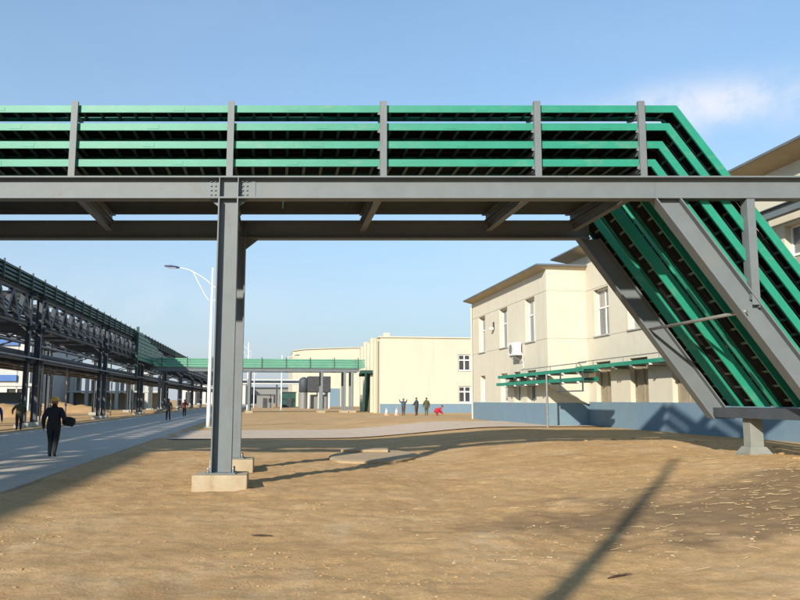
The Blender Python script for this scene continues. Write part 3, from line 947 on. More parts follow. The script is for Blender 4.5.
def make_cable_rack():
    """green trays on posts along the factory wall"""
    t = empty('cable_rack', S(12.05, 33.0, 0.4), 'low green cable tray rack on thin posts running along the factory wall', 'cable rack')
    for (b0, b1, z, a) in ((29.0, 40.6, 2.72, 12.08), (29.0, 40.9, 2.34, 12.08), (15.5, 34.7, 2.98, 14.06)):
        m = MB(S)
        m.box(a, a + 0.012, b0, b1, z, z + 0.15); m.box(a + 0.012, a + 0.6, b0, b1, z, z + 0.012)
        tr = m.build('cable_tray', 'green', t)
        MB(S).box(a + 0.588, a + 0.6, b0, b1, z + 0.013, z + 0.15).build('side_rail', 'green', tr)
        b = b0 + 0.6
        while b < b1:
            MB(S).box(a - 0.03, a + 0.65, b - 0.05, b + 0.05, z - 0.065, z - 0.004).build('hanger', 'white_frame' if random.random() < 0.6 else 'galvanised', tr)
            b += 1.62
        for q in range(3):
            MB(S).tube([(a + 0.12 + 0.15 * q, b0, z + 0.05), (a + 0.12 + 0.15 * q, b1, z + 0.05)], 0.03, 6).build('cable', 'cable', tr)
    MB(S).tube([(14.2, 15.5, 3.34), (14.2, 34.7, 3.34)], 0.022, 6).build('conduit', 'galvanised', t)
    MB(S).tube([(12.2, 29.0, 3.06), (12.2, 37.0, 3.06)], 0.022, 6).build('conduit', 'galvanised', t)
    for b in (18, 21, 24, 27, 30, 33):
        MB(S).tube([(14.2, b, 3.03), (14.2, b, 3.34)], 0.02, 6).build('standoff', 'galvanised', t)
        MB(S).box(14.1, 14.728, b + 0.5, b + 0.58, 2.86, 2.91).build('wall_arm', 'galvanised', t)
    for b in (30, 33, 36):
        MB(S).tube([(12.2, b, 2.78), (12.2, b, 3.06)], 0.02, 6).build('standoff', 'galvanised', t)
    gz = ground_base(12.0, 33)
    MB(S).tube([(12.03, 33.0, gz - 0.1), (12.03, 33.0, 2.72)], 0.045, 8).build('post', 'galvanised', t)
    for b in (29.05, 31.4):
        MB(S).box(12.03, 12.075, b - 0.03, b + 0.03, 1.98, 2.70).build('frame_bar', 'rack_steel', t)
    MB(S).box(12.03, 12.075, 29.0, 32.0, 1.93, 1.977).build('frame_bar', 'rack_steel', t)
    for b in (36.5, 39.5):
        MB(S).box(12.1, 12.768, b, b + 0.08, 2.24, 2.27).build('wall_arm', 'galvanised', t)
    # branch tray dropping to the plinth on the return wall
    MB(S).bar((12.75, 34.6, 2.25), (14.6, 34.6, 1.45), 0.2, 0.07).build('branch_tray', 'far_stucco', t)


make_cable_rack()


def make_far_building():
    t = empty('far_building', S(13.7, 97, 0), 'distant cream block with blue plinth and dark windows behind the group of workers', 'building')
    B0 = 97.0
    ff = lambda u, d, z: S(u, B0 + d, z)
    fs = lambda u, d, z: S(13.7 + d, u, z)
    ops = [(23.7 + 6.0 * i, 25.35 + 6.0 * i, z, z + 2.1) for i in range(3) for z in (1.25, 5.25)]
    m = MB(ff); wall_grid(m, 13.7, 45, -0.3, 9.35, ops, 0.25); m.build('wall', 'far_stucco', t)
    m = MB(fs); wall_grid(m, B0, B0 + 22, -0.3, 9.35, [], 0.2); m.build('wall', 'far_stucco', t)
    for o in ops:
        window(t, ff, o, 0.25, glass='dark_glass', transom=0.66, mull=(0.5,), fw=0.16)
    MB(ff).box(13.72, 45, -0.06, -0.003, -0.3, 1.12).build('plinth', 'plinth_blue', t)
    MB(S).box(13.5, 45, B0 - 0.15, B0 + 22, 9.352, 9.50).build('roof', 'far_stucco', t)
    # stepped buttresses along the street side
    for i in range(5):
        b = B0 + 0.8 + 3.6 * i
        MB(S).box(13.05, 13.695, b, b + 0.9, -0.3, 9.25 + 0.35 * (i % 2)).build('buttress', 'far_stucco', t)
    for b in (B0 + 0.35, B0 + 5.2):
        MB(S).tube([(13.3, b, 0), (13.3, b, 9.2)], 0.07, 6).build('down_pipe', 'soffit', t)
    c = MB(S); c.box(14.2, 15.0, B0 + 0.5, B0 + 1.3, 9.504, 10.0); c.build('roof_vent', 'far_stucco', t)


make_far_building()


def make_far_hall():
    t = empty('far_hall', S(6, 200, 0), 'pale hall with a gently curved roof farthest away behind the green crossing bridge', 'building')
    m = MB(S)
    a0, a1, b0, b1 = 6.05, 40.0, 200.0, 240.0
    prof = []
    for i in range(13):
        q = i / 12
        prof.append((a0 + (a1 - a0) * q, 13.9 + 1.15 * math.sin(math.pi * (0.05 + 0.5 * q)) - (0.25 if i == 0 else 0)))
    n = len(prof)
    m.add([(a, b0, -0.5) for a, _ in prof] + [(a, b0, z) for a, z in prof] + [(a, b1, -0.5) for a, _ in prof] + [(a, b1, z) for a, z in prof],
          [(i, i + 1, n + i + 1, n + i) for i in range(n - 1)] + [(2 * n + i, 3 * n + i, 3 * n + i + 1, 2 * n + i + 1) for i in range(n - 1)] + [(0, n, 3 * n, 2 * n), (n - 1, 3 * n - 1, 4 * n - 1, 2 * n - 1) if False else (n - 1, 3 * n - 1, 4 * n - 1, 2 * n - 1)])
    m.build('wall', 'far_stucco', t)
    r = MB(S)
    r.add([(a, b0 - 0.3, z + 0.02) for a, z in prof] + [(a, b1, z + 0.02) for a, z in prof] + [(a, b0 - 0.3, z + 0.2) for a, z in prof] + [(a, b1, z + 0.2) for a, z in prof],
          [(i, i + 1, n + i + 1, n + i) for i in range(n - 1)] + [(2 * n + i, 3 * n + i, 3 * n + i + 1, 2 * n + i + 1) for i in range(n - 1)]
          + [(i, 2 * n + i, 2 * n + i + 1, i + 1) for i in range(n - 1)])
    r.build('roof', 'far_stucco', t)
    MB(S).box(14, 18, 199.9, 199.98, 0, 4.5).build('door', 'plinth_blue', t)


make_far_hall()


# ------------------------------------------------------------------ street lamps
def make_lamp(base, label, H=9.35, sc=1.0, group='white street lamps', side=-1):
    t = empty('street_lamp', base, label, 'street lamp', group)
    bx, by, bz = base
    P = lambda x, y, z: Vector((bx + x * NX * side * -1 * -1 + y * EX, by + x * NY * side + y * EY, bz + z))
    P = lambda x, y, z: Vector((bx, by, bz)) + Vector((NX, NY, 0)) * (x * -side * -1) + Vector((EX, EY, 0)) * y + Vector((0, 0, z))
    MB(P).tube([(0, 0, 0), (0, 0, 0.6), (0, 0, 4), (0, 0, H)], [0.13, 0.115, 0.10, 0.06], 12).build('pole', 'white_paint', t, smooth=True)
    MB(P).box(-0.22, 0.22, -0.22, 0.22, -0.1, 0.06).build('base', 'grey_concrete', t)
    MB(P).box(0.10, 0.13, -0.07, 0.07, 0.55, 0.95).build('hatch', 'galvanised', t)
    arm = [(-0.45, 0, H - 0.95)]
    for i in range(9):
        q = i / 8
        arm.append((2.0 * q, 0, H - 1.0 + 0.95 * math.sin(q * math.pi / 2)))
    MB(P).tube([(0.02, 0, H - 1.12)] + arm[1:][1:], 0.035, 8).build('arm', 'white_paint', t, smooth=True)
    br = [(0.05, 0, H - 2.0), (0.22, 0, H - 1.9), (0.45, 0, H - 1.55), (0.8, 0, H - 0.9), (1.1, 0, H - 0.32)]
    MB(P).tube(br, 0.025, 8).build('brace', 'white_paint', t, smooth=True)
    MB(P).tube([(-0.02, 0, H - 1.12), (-0.3, 0, H - 1.18), (-0.42, 0, H - 1.5), (-0.30, 0, H - 1.85), (-0.03, 0, H - 2.0)], 0.025, 8).build('brace', 'white_paint', t, smooth=True)
    # lamp head: a flattened tapering shell
    hd = MB(P)
    vv, ff = [], []
    secs = [(1.9, 0.05, 0.05), (2.05, 0.11, 0.09), (2.4, 0.15, 0.11), (2.68, 0.12, 0.08), (2.78, 0.05, 0.03)]
    for x, hw, hh in secs:
        zc = H - 0.06 + (x - 1.9) * 0.10
        for k in range(10):
            an = 2 * math.pi * k / 10
            vv.append((x, hw * math.cos(an), zc + hh * (math.sin(an) if math.sin(an) > 0 else 0.45 * math.sin(an))))
    for i in range(len(secs) - 1):
        for k in range(10):
            ff.append((i * 10 + k, i * 10 + (k + 1) % 10, (i + 1) * 10 + (k + 1) % 10, (i + 1) * 10 + k))
    ff += [tuple(range(10)), tuple(range(40, 50))]
    hd.add(vv, ff)
    h_ = hd.build('lamp_head', 'lamp_blue', t, smooth=True)
    MB(P).box(2.1, 2.55, -0.09, 0.09, H - 0.10, H - 0.06).build('lens', 'lens', h_)
    return t


make_lamp(S(-3.35, 47, 0), 'tall white street lamp with blue head just left of the near steel column')
make_lamp(S(-2.69, 108.5, 0), 'white street lamp beyond the green crossing bridge, just right of the near column')
make_lamp(S(2.1, 125, 0), 'white street lamp beyond the green crossing bridge, farther right of the near column', H=8.6, side=1)
make_lamp(S(-2.7, 160, 0), 'small distant white street lamp between the two lamps beyond the green bridge', H=8.6)
up_t = empty('utility_pole', Vector((-2.15, -1.0, 0)), 'tall pole outside the picture whose long shadow crosses the sand in front', 'pole')
MB(W).tube([(-2.15, -1.0, -0.2), (-2.15, -1.0, 4), (-2.15, -1.0, 9.3)], [0.13, 0.11, 0.075], 12).build('shaft', 'grey_concrete', up_t, smooth=True)
MB(W).lathe((-2.15, -1.0, 9.3), [(0.085, 0.0), (0.085, 0.05), (0.02, 0.12)], 12).build('cap', 'galvanised', up_t)


# ------------------------------------------------------------------ pipe rack on the left
def make_pipe_rack():
    t = empty('pipe_rack', S(-14.5, 52.4, 0), 'long dark steel pipe rack with trusses along the left side of the road', 'pipe rack')
    aR, aL = -14.6, -19.4
    pairs = [(-34.1, -31.9)] + [(-12.8 + 21.35 * i, -10.6 + 21.35 * i) for i in range(0, 12)]
    zt, zb, zl = 8.02, 6.20, 4.15
    for i, (b0, b1) in enumerate(pairs):
        far = b0 > 125
        for b in (b0, b1):
            for a in (aR, aL):
                w = 0.36 if b == b1 else 0.26
                m = MB(S)
                if far:
                    m.box(a - w / 2, a + w / 2, b - 0.16, b + 0.16, -0.1, zt)
                else:
                    m.box(a - w / 2, a - w / 2 + 0.025, b - 0.17, b + 0.17, -0.1, zt); m.box(a + w / 2 - 0.025, a + w / 2, b - 0.17, b + 0.17, -0.1, zt)
                    m.box(a - w / 2 + 0.025, a + w / 2 - 0.025, b - 0.012, b + 0.012, -0.1, zt)
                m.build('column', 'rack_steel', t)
                MB(S).box(a - 0.4, a + 0.4, b - 0.4, b + 0.4, -0.2, 0.22).build('footing', 'grey_concrete', t)
            for z in (zl - 0.2, zb - 0.2, zt + 0.12):
                MB(S).ibeam((aL - 0.4, b, z), (aR + 0.4, b, z), 0.3, 0.2, 0.02).build('cross_beam', 'rack_steel', t)
            MB(S).bar((aL, b, zl), (aR, b, zb - 0.3), 0.1).build('brace', 'rack_steel', t)
        if i + 1 >= len(pairs):
            break
        s0, s1 = b1 - 0.0, pairs[i + 1][0]
        for a in (aR, aL):
            MB(S).ibeam((a, b0 - 2.0, zt + 0.0 + 0.14) if False else (a, s0, zt + 0.05), (a, s1, zt + 0.05), 0.26, 0.24, 0.025).build('top_chord', 'rack_steel', t)
            MB(S).ibeam((a, s0, zb), (a, s1, zb), 0.26, 0.24, 0.025).build('bottom_chord', 'rack_steel', t)
            MB(S).ibeam((a, b0, zl), (a, s1 + 2.2, zl), 0.36, 0.22, 0.025).build('lower_beam', 'rack_steel', t)
            npan = 8
            dw = 0.27 if a == aR else 0.10
            L_ = (s1 - s0) / npan
            for k in range(npan):
                p0 = s0 + k * L_
                if not far or k % 2 == 0:
                    MB(S).bar((a, p0, zb + 0.13), (a, p0 + L_ / 2, zt - 0.08), dw, dw).build('diagonal', 'rack_steel', t)
                    MB(S).bar((a, p0 + L_, zb + 0.13), (a, p0 + L_ / 2, zt - 0.08), dw, dw).build('diagonal', 'rack_steel', t)
            MB(S).ibeam((a, b0, zt + 0.05), (a, b1, zt + 0.05), 0.26, 0.24, 0.025).build('top_chord', 'rack_steel', t)
            MB(S).ibeam((a, b0, zb), (a, b1, zb), 0.26, 0.24, 0.025).build('bottom_chord', 'rack_steel', t)
        for k in range(0, 9, 2):
            b = s0 + (s1 - s0) * k / 8
            for z in (zl - 0.1, zb + 0.05, zt + 0.12):
                MB(S).ibeam((aL, b, z), (aR, b, z), 0.2, 0.14, 0.015).build('cross_beam', 'rack_steel', t)
    bA, bB = -36, pairs[-1][1]
    # pipes
    pipes = [(-15.15, zl + 0.36, 0.16), (-15.8, zl + 0.40, 0.20), (-16.6, zl + 0.34, 0.14), (-17.4, zl + 0.42, 0.22), (-18.3, zl + 0.36, 0.16),
             (-15.2, zb + 0.33, 0.13), (-15.9, zb + 0.38, 0.18), (-16.9, zb + 0.40, 0.2), (-17.8, zb + 0.33, 0.13), (-18.6, zb + 0.36, 0.16),
             (-14.95, zb + 1.05, 0.05), (-14.95, zb + 1.25, 0.05), (-15.3, zb + 0.95, 0.07), (-18.9, zb + 1.2, 0.06), (-14.8, zl + 0.95, 0.06), (-14.8, zl + 1.15, 0.05), (-15.4, zl + 1.05, 0.08), (-14.42, zl + 0.02, 0.05)]
    for j, (a, z, r) in enumerate(pipes):
        MB(S).tube([(a, bA, z), (a, bB, z)], r, 10).build('pipe', 'pipe_silver' if j % 3 else 'rack_steel', t, smooth=True)
    # pipe flanges and hanging trays under the lower beams
    for k in range(3):
        a = -15.3 - 1.3 * k
        MB(S).box(a - 0.25, a + 0.25, bA, bB, zl - 0.42, zl - 0.34).build('hung_tray', 'dark_steel', t)
    # small pipes dropping from the racks to the ground, and valve wheels
    for i, b in enumerate((34.2, 41.0, 47.5, 56.5, 61.0, 67.5, 78.0, 83.5, 99.0)):
        a = -15.1 - 0.5 * (i % 3)
        MB(S).tube([(a, b, zl + 0.3), (a, b + 0.15, zl - 0.4), (a, b + 0.15, 0.0)], 0.05 + 0.02 * (i % 2), 8).build('drop_pipe', 'pipe_silver' if i % 2 else 'rack_steel', t, smooth=True)
        MB(S).lathe((a, b + 0.15, 1.15), [(0.07, 0), (0.16, 0.02), (0.16, 0.05), (0.07, 0.07)], 10).build('valve', 'blue_paint' if i % 2 else 'dark_steel', t)
        MB(S).bar((a - 0.2, b + 0.5, zb - 0.2), (a - 0.2, b + 0.5, zl + 0.3), 0.08).build('strut', 'rack_steel', t)
    # stacked trays along both top edges
    for a0 in (-14.95, -19.55):
        for k in range(4):
            z = zt + 0.32 + 0.235 * k
            m = MB(S)
            m.box(a0, a0 + 0.6, bA, bB, z, z + 0.02)
            m.box(a0, a0 + 0.015, bA, bB, z + 0.02, z + 0.13); m.box(a0 + 0.585, a0 + 0.6, bA, bB, z + 0.02, z + 0.13)
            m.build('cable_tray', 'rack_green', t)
    b = bA + 1
    while b < 126:
        for a in (-14.28, -19.62):
            MB(S).box(a - 0.04, a + 0.04, b - 0.05, b + 0.05, zt + 0.19, zt + 1.26).build('post', 'rack_steel', t)
        b += 2.67
    # grating over the top
    MB(S).box(-17.5, -16.6, bA, bB, zt + 0.24, zt + 0.28).build('walkway', 'dark_steel', t)
    # handrail above
    for z in (zt + 1.75,):
        MB(S).tube([(-18.6, bA, z), (-18.6, 70, z)], 0.025, 6).build('handrail', 'rack_steel', t)
    for i in range(24):
        b = bA + 2 + 4.5 * i
        if b < 70:
            MB(S).tube([(-18.6, b, zt + 0.28), (-18.6, b, zt + 1.75)], 0.025, 6).build('handrail_post', 'rack_steel', t)
    # green cover plates where the crossing bridge joins
    for i in range(12):
        b = 89.0 + 2.3 * i
        drop = 0.16 * max(0, i - 1)
        ztop0, ztop1 = 9.05 - drop, 9.05 - drop - 0.16
        for k in range(8):
            lo_, hi_ = 5.95 + 0.40 * k, 5.95 + 0.40 * k + 0.33
            if lo_ > ztop1 - 0.08:
                break
            h0, h1 = min(hi_, ztop0), min(hi_, ztop1)
            m = MB(S)
            m.add([(-14.12, b, lo_), (-14.12, b + 2.26, lo_), (-14.12, b + 2.26, h1), (-14.12, b, h0),
                   (-14.07, b, lo_), (-14.07, b + 2.26, lo_), (-14.07, b + 2.26, h1), (-14.07, b, h0)],
                  [(0, 1, 2, 3), (4, 7, 6, 5), (0, 4, 5, 1), (1, 5, 6, 2), (2, 6, 7, 3), (3, 7, 4, 0)])
            m.build('tray_rail', 'cover_green', t)
    MB(S).box(-14.2, -13.95, 88.5, 88.9, 4.0, 9.5).build('post', 'rack_green', t)


make_pipe_rack()


# ------------------------------------------------------------------ crossing bridges in the distance
def make_far_bridge():
    t = empty('cable_bridge', S(6.8, 101, 0), 'distant pale green tray bridge crossing the road from the pipe rack to the cream block', 'bridge')
    for b in (101.0, 104.2):
        MB(S).ibeam((-14.4, b, 5.40), (11.6, b, 5.40), 0.45, 0.25, 0.03).build('girder', 'steel', t)
        for k, z in enumerate((5.72, 6.02, 6.34, 6.62)):
            MB(S).box(-14.0, 12.3, b - 0.06, b - 0.04, z, z + (0.24 if k < 2 else 0.16)).build('tray_rail', 'pale_green', t)
        a = -13.0
        while a < 12.3:
            MB(S).box(a - 0.05, a + 0.05, b - 0.12, b - 0.062, 5.63, 7.0).build('post', 'rack_steel', t)
            a += 3.05
    for k, z in enumerate((5.72, 6.02, 6.34, 6.62)):
        MB(S).box(-14.0, 12.3, 100.962, 101.7, z, z + 0.02).build('cable_tray', 'green', t)
    a = -13.0
    while a < 12:
        MB(S).ibeam((a, 101.2, 5.35), (a, 104.0, 5.35), 0.25, 0.15).build('cross_beam', 'steel', t)
        a += 3.05
    for a in (-13.2, -2.3, 6.8, 9.7, 10.7):
        for b in (101.0, 104.2):
            MB(S).ibeam((a, b, -0.1), (a, b, 5.17), 0.36, 0.28, 0.03).build('column', 'steel', t)
            MB(S).box(a - 0.45, a + 0.45, b - 0.45, b + 0.45, -0.2, 0.25).build('footing', 'concrete', t)
    # trays drop to the block's corner
    for i, b in enumerate((100.7, 101.2, 101.7, 102.2)):
        MB(S).box(11.7, 13.4, b, b + 0.25, 5.0 - 0.12 * i, 5.4 - 0.12 * i).build('drop_tray', 'rack_green', t)
        MB(S).bar((12.4 + 0.25 * i, b, 5.2), (12.1 + 0.2 * i, b, 0.1), 0.3, 0.2).build('drop_tray', 'rack_green', t)


make_far_bridge()


def make_pale_bridge():
    t = empty('pipe_bridge', S(-2, 178, 0), 'pale pipe bridge farther away seen under the distant green bridge', 'bridge')
    for b, z in ((178, 5.05), (180, 5.05), (178, 5.9)):
        MB(S).box(-12, 14.0, b - 0.15, b + 0.15, z, z + 0.32).build('girder', 'hall_white', t)
    for a in (-11, -4.5, 2, 8, 13):
        for b in (178, 180):
            MB(S).box(a - 0.18, a + 0.18, b - 0.15, b + 0.15, -0.1, 5.045).build('column', 'rack_steel', t)
    MB(S).tube([(-12, 179, 5.6), (14, 179, 5.6)], 0.3, 8).build('pipe', 'pipe_silver', t)


make_pale_bridge()


def make_bin():
    t = empty('storage_bin', S(11.2, 150, 0), 'dark raised storage bin with pale skirt beneath seen under the distant green bridge', 'bin')
    c = (9.0, 150, 0)
    MB(S).box(7.3, 11.6, 148, 152, 3.0, 6.0).build('bin', 'dark_steel', t, bevel=0.15)
    MB(S).lathe((6.7, 150, 0), [(0.7, 3.0), (0.95, 3.1), (0.95, 5.2), (0.8, 5.6), (0.2, 5.9)], 14).build('hopper', 'rack_steel', t, smooth=True)
    for a in (7.5, 9.4, 11.3):
        for b in (148.3, 151.7):
            MB(S).box(a - 0.18, a + 0.18, b - 0.18, b + 0.18, -0.1, 2.995).build('leg', 'hall_white', t)
    MB(S).box(7.9, 11.0, 149.5, 151.0, 0, 2.6).build('skirt', 'galvanised', t)
    MB(S).lathe((6.6, 150, 0), [(0.9, 0), (0.9, 3.0)], 14).build('stand', 'galvanised', t)


make_bin()

# low site clutter beneath the far bridges
for a, b, w, h, m, lab in ((-0.5, 165, 3.4, 2.6, 'galvanised', 'grey site hut under the pale pipe bridge'),
                           (4.5, 172, 3.0, 3.2, 'rack_green', 'dull green site hut under the pale pipe bridge'),):
    t = empty('site_hut', S(a, b, 0), lab, 'hut')
    MB(S).box(a - w / 2, a + w / 2, b, b + 3, -0.1, h).build('wall', m, t)
    MB(S).box(a - w / 2 - 0.2, a + w / 2 + 0.2, b - 0.2, b + 3.2, h + 0.003, h + 0.15).build('roof', 'rack_steel', t)
    MB(S).box(a - 0.45, a + 0.45, b - 0.05, b - 0.004, 0, 2.0).build('door', 'dark_steel', t)
    MB(S).box(a + 0.7, a + 1.3, b - 0.05, b - 0.004, 1.1, 1.9).build('window', 'dark_glass', t)


for a0, a1, b, h, m, lab in ((-34, -9, 330, 8.0, 'hall_white', 'low pale shed closing the far end of the road'),
                             (-8, 20, 345, 6.5, 'galvanised', 'low grey shed far behind the pale pipe bridge')):
    t = empty('distant_shed', S((a0 + a1) / 2, b, 0), lab, 'building')
    MB(S).box(a0, a1, b, b + 20, -0.2, h).build('wall', m, t)
    MB(S).box(a0 - 0.5, a1 + 0.5, b - 0.5, b + 20.5, h + 0.01, h + 0.6).build('roof', 'rack_steel', t)
    for i in range(int((a1 - a0) / 4)):
        MB(S).box(a0 + 1.2 + 4 * i, a0 + 3.2 + 4 * i, b - 0.1, b - 0.02, 0.3, h * 0.6).build('bay_door', 'dark_glass', t)

# ------------------------------------------------------------------ beyond the rack, left
def make_white_hall():
    t = empty('white_hall', S(-60, 120, 0), 'large white hall with blue bands behind the pipe rack at the left edge', 'building')
    b = 122.0
    ff = lambda u, d, z: S(u, b + d, z)
    ops = [(-84 + 5.2 * i, -81 + 5.2 * i, 0.2, 3.2) for i in range(10)]
    m = MB(ff); wall_grid(m, -90, -36, -0.2, 12.5, ops, 0.4); m.build('wall', 'hall_white', t)
    for o in ops:
        MB(ff).box(o[0], o[1], 0.3, 0.35, o[2], o[3]).build('opening_panel', 'dark_glass', t)
    for z in (4.3, 6.3, 9.5):
        MB(ff).box(-90, -35.9, -0.35, -0.004, z, z + 0.9).build('blue_band', 'blue_paint', t)
    MB(S).box(-36.0, -35.8, b, b + 40, -0.2, 12.49).build('wall', 'hall_white', t)
    MB(S).box(-90.4, -35.5, b - 0.4, b + 40, 12.51, 12.9).build('roof', 'blue_paint', t)


make_white_hall()


def make_frame_building():
    t = empty('frame_building', S(-27, 150, 0), 'pale unfinished frame building with open bays seen between the rack columns', 'building')
    b0 = 150.0
    for i in range(9):
        a = -40 + 2.6 * i
        for b in (b0, b0 + 5):
            MB(S).box(a - 0.3, a + 0.3, b - 0.3, b + 0.3, -0.1, 6.2).build('column', 'hall_white', t)
    for z in (2.9, 6.25):
        MB(S).box(-40.6, -18.6, b0 - 0.4, b0 + 5.4, z - 0.25 + 0.3, z + 0.35).build('floor_slab', 'hall_white', t)
    MB(S).box(-40, -19, b0 + 5.0, b0 + 5.25, -0.1, 2.9).build('wall', 'far_stucco', t)


make_frame_building()


def make_shelter(a, b, lab):
    t = empty('site_shelter', S(a, b, 0), lab, 'shelter')
    for da in (-3.2, 3.2):
        for db in (-1.5, 1.5):
            MB(S).box(a + da - 0.12, a + da + 0.12, b + db - 0.12, b + db + 0.12, -0.1, 3.0).build('post', 'white_paint', t)
    MB(S).box(a - 3.6, a + 3.6, b - 1.9, b + 1.9, 3.003, 3.3).build('roof', 'hall_white', t)
    MB(S).box(a - 3.0, a + 3.0, b + 1.3, b + 1.4, 0, 2.4).build('wall', 'slate_cloth', t)


make_shelter(-27.5, 88, 'open site shelter with pale flat roof behind the rack columns')
for a, b, h, lab in ((-21.5, 57.5, 4.6, 'white round post behind the rack just right of the double column'),
                     (-21.5, 49.0, 4.6, 'white round post behind the rack near the left edge'),
                     (-21.5, 55.0, 5.2, 'cream square post behind the rack between the double columns')):
    t = empty('post', S(a, b, 0), lab, 'post', 'white posts behind the rack')
    if 'round' in lab:
        MB(S).lathe((a, b, 0), [(0.30, -0.1), (0.30, 0.1), (0.22, 0.15), (0.22, h - 0.2), (0.30, h - 0.1), (0.30, h)], 14).build('shaft', 'white_paint', t)
    else:
        MB(S).box(a - 0.28, a + 0.28, b - 0.28, b + 0.28, -0.1, h).build('shaft', 'far_stucco', t)
    MB(S).box(a - 0.4, a + 0.4, b - 0.4, b + 0.4, h + 0.003, h + 0.12).build('cap', 'grey_concrete', t)


def berm(a0, a1, b, h, lab):
    m = MB(S)
    n = 26
    vv, ff = [], []
    for i in range(n + 1):
        a = a0 + (a1 - a0) * i / n
        e = max(0.0, math.sin(math.pi * i / n)) ** 0.5
        for j in range(9):
            q = j / 8
            z = h * e * math.sin(math.pi * q) * (0.8 + 0.5 * mnoise.noise(Vector((a * 0.8, q * 3, b)))) - 0.07
            vv.append((a, b - 1.6 + 3.2 * q, z))
    for i in range(n):
        for j in range(8):
            ff.append((i * 9 + j, (i + 1) * 9 + j, (i + 1) * 9 + j + 1, i * 9 + j + 1))
    m.add(vv, ff)
    thing_mesh(m, 'soil_heap', 'soil_berm', S((a0 + a1) / 2, b, 0), lab, 'soil heap', 'soil heaps behind the rack', smooth=True)


berm(-33, -20.5, 82, 1.3, 'long low ochre soil heap behind the rack, right of the man with the yellow helmet')
berm(-34, -21, 112, 1.4, 'farther ochre soil heap behind the rack under the green side trays')


# ------------------------------------------------------------------ concrete pad on the sand
def make_pad():
    m = MB(W)
    out = []
    n = 40
    for k in range(n):
        an = 2 * math.pi * k / n
        r = 1 + 0.10 * mnoise.noise(Vector((math.cos(an) * 2, math.sin(an) * 2, 4)))
        out.append((-0.75 + 1.25 * r * math.cos(an) + 0.15 * math.sin(an), 22.7 + 2.3 * r * math.sin(an)))
    zs = [ground_z(x, y) for x, y in out]
    vv = [(x, y, -0.06) for x, y in out] + [(x, y, 0.03) for x, y in out] + [(-0.75 + (x + 0.75) * 0.93, 22.7 + (y - 22.7) * 0.93, 0.06) for x, y in out]
    ff = [(k, (k + 1) % n, (k + 1) % n + n, k + n) for k in range(n)] + [(n + k, n + (k + 1) % n, 2 * n + (k + 1) % n, 2 * n + k) for k in range(n)] + [tuple(range(2 * n, 3 * n))]
    m.add(vv, ff)
    t = thing_mesh(m, 'concrete_pad', 'pale_concrete', (-0.75, 22.7, 0), 'pale rounded concrete pad lying on the sand right of the near column', 'concrete pad')
    MB(W).box(-1.75, -0.35, 23.6, 24.4, 0.058, 0.14).build('raised_slab', 'pale_concrete', t, bevel=0.02)


make_pad()


def make_stick(x, y, ang, L_, lab):
    m = MB(W)
    d = Vector((math.cos(ang), math.sin(ang), 0))
    pts = []
    for i in range(6):
        q = i / 5 - 0.5
        p = Vector((x, y, 0)) + d * (L_ * q) + Vector((0, 0.02 * math.sin(5 * q), 0))
        pts.append((p.x, p.y, ground_z(p.x, p.y) + 0.015))
    m.tube(pts, [0.004, 0.009, 0.011, 0.010, 0.008, 0.004], 6)
    thing_mesh(m, 'stick', 'wood_dark', (x, y, ground_z(x, y)), lab, 'stick', 'sticks on the sand')


make_stick(-1.65, 9.66, -0.2, 0.26, 'short dark stick lying on the sand below the near column footing')
make_stick(2.0, 7.4, 0.5, 0.3, 'thin bent twig on the sand beside the long pole shadow')


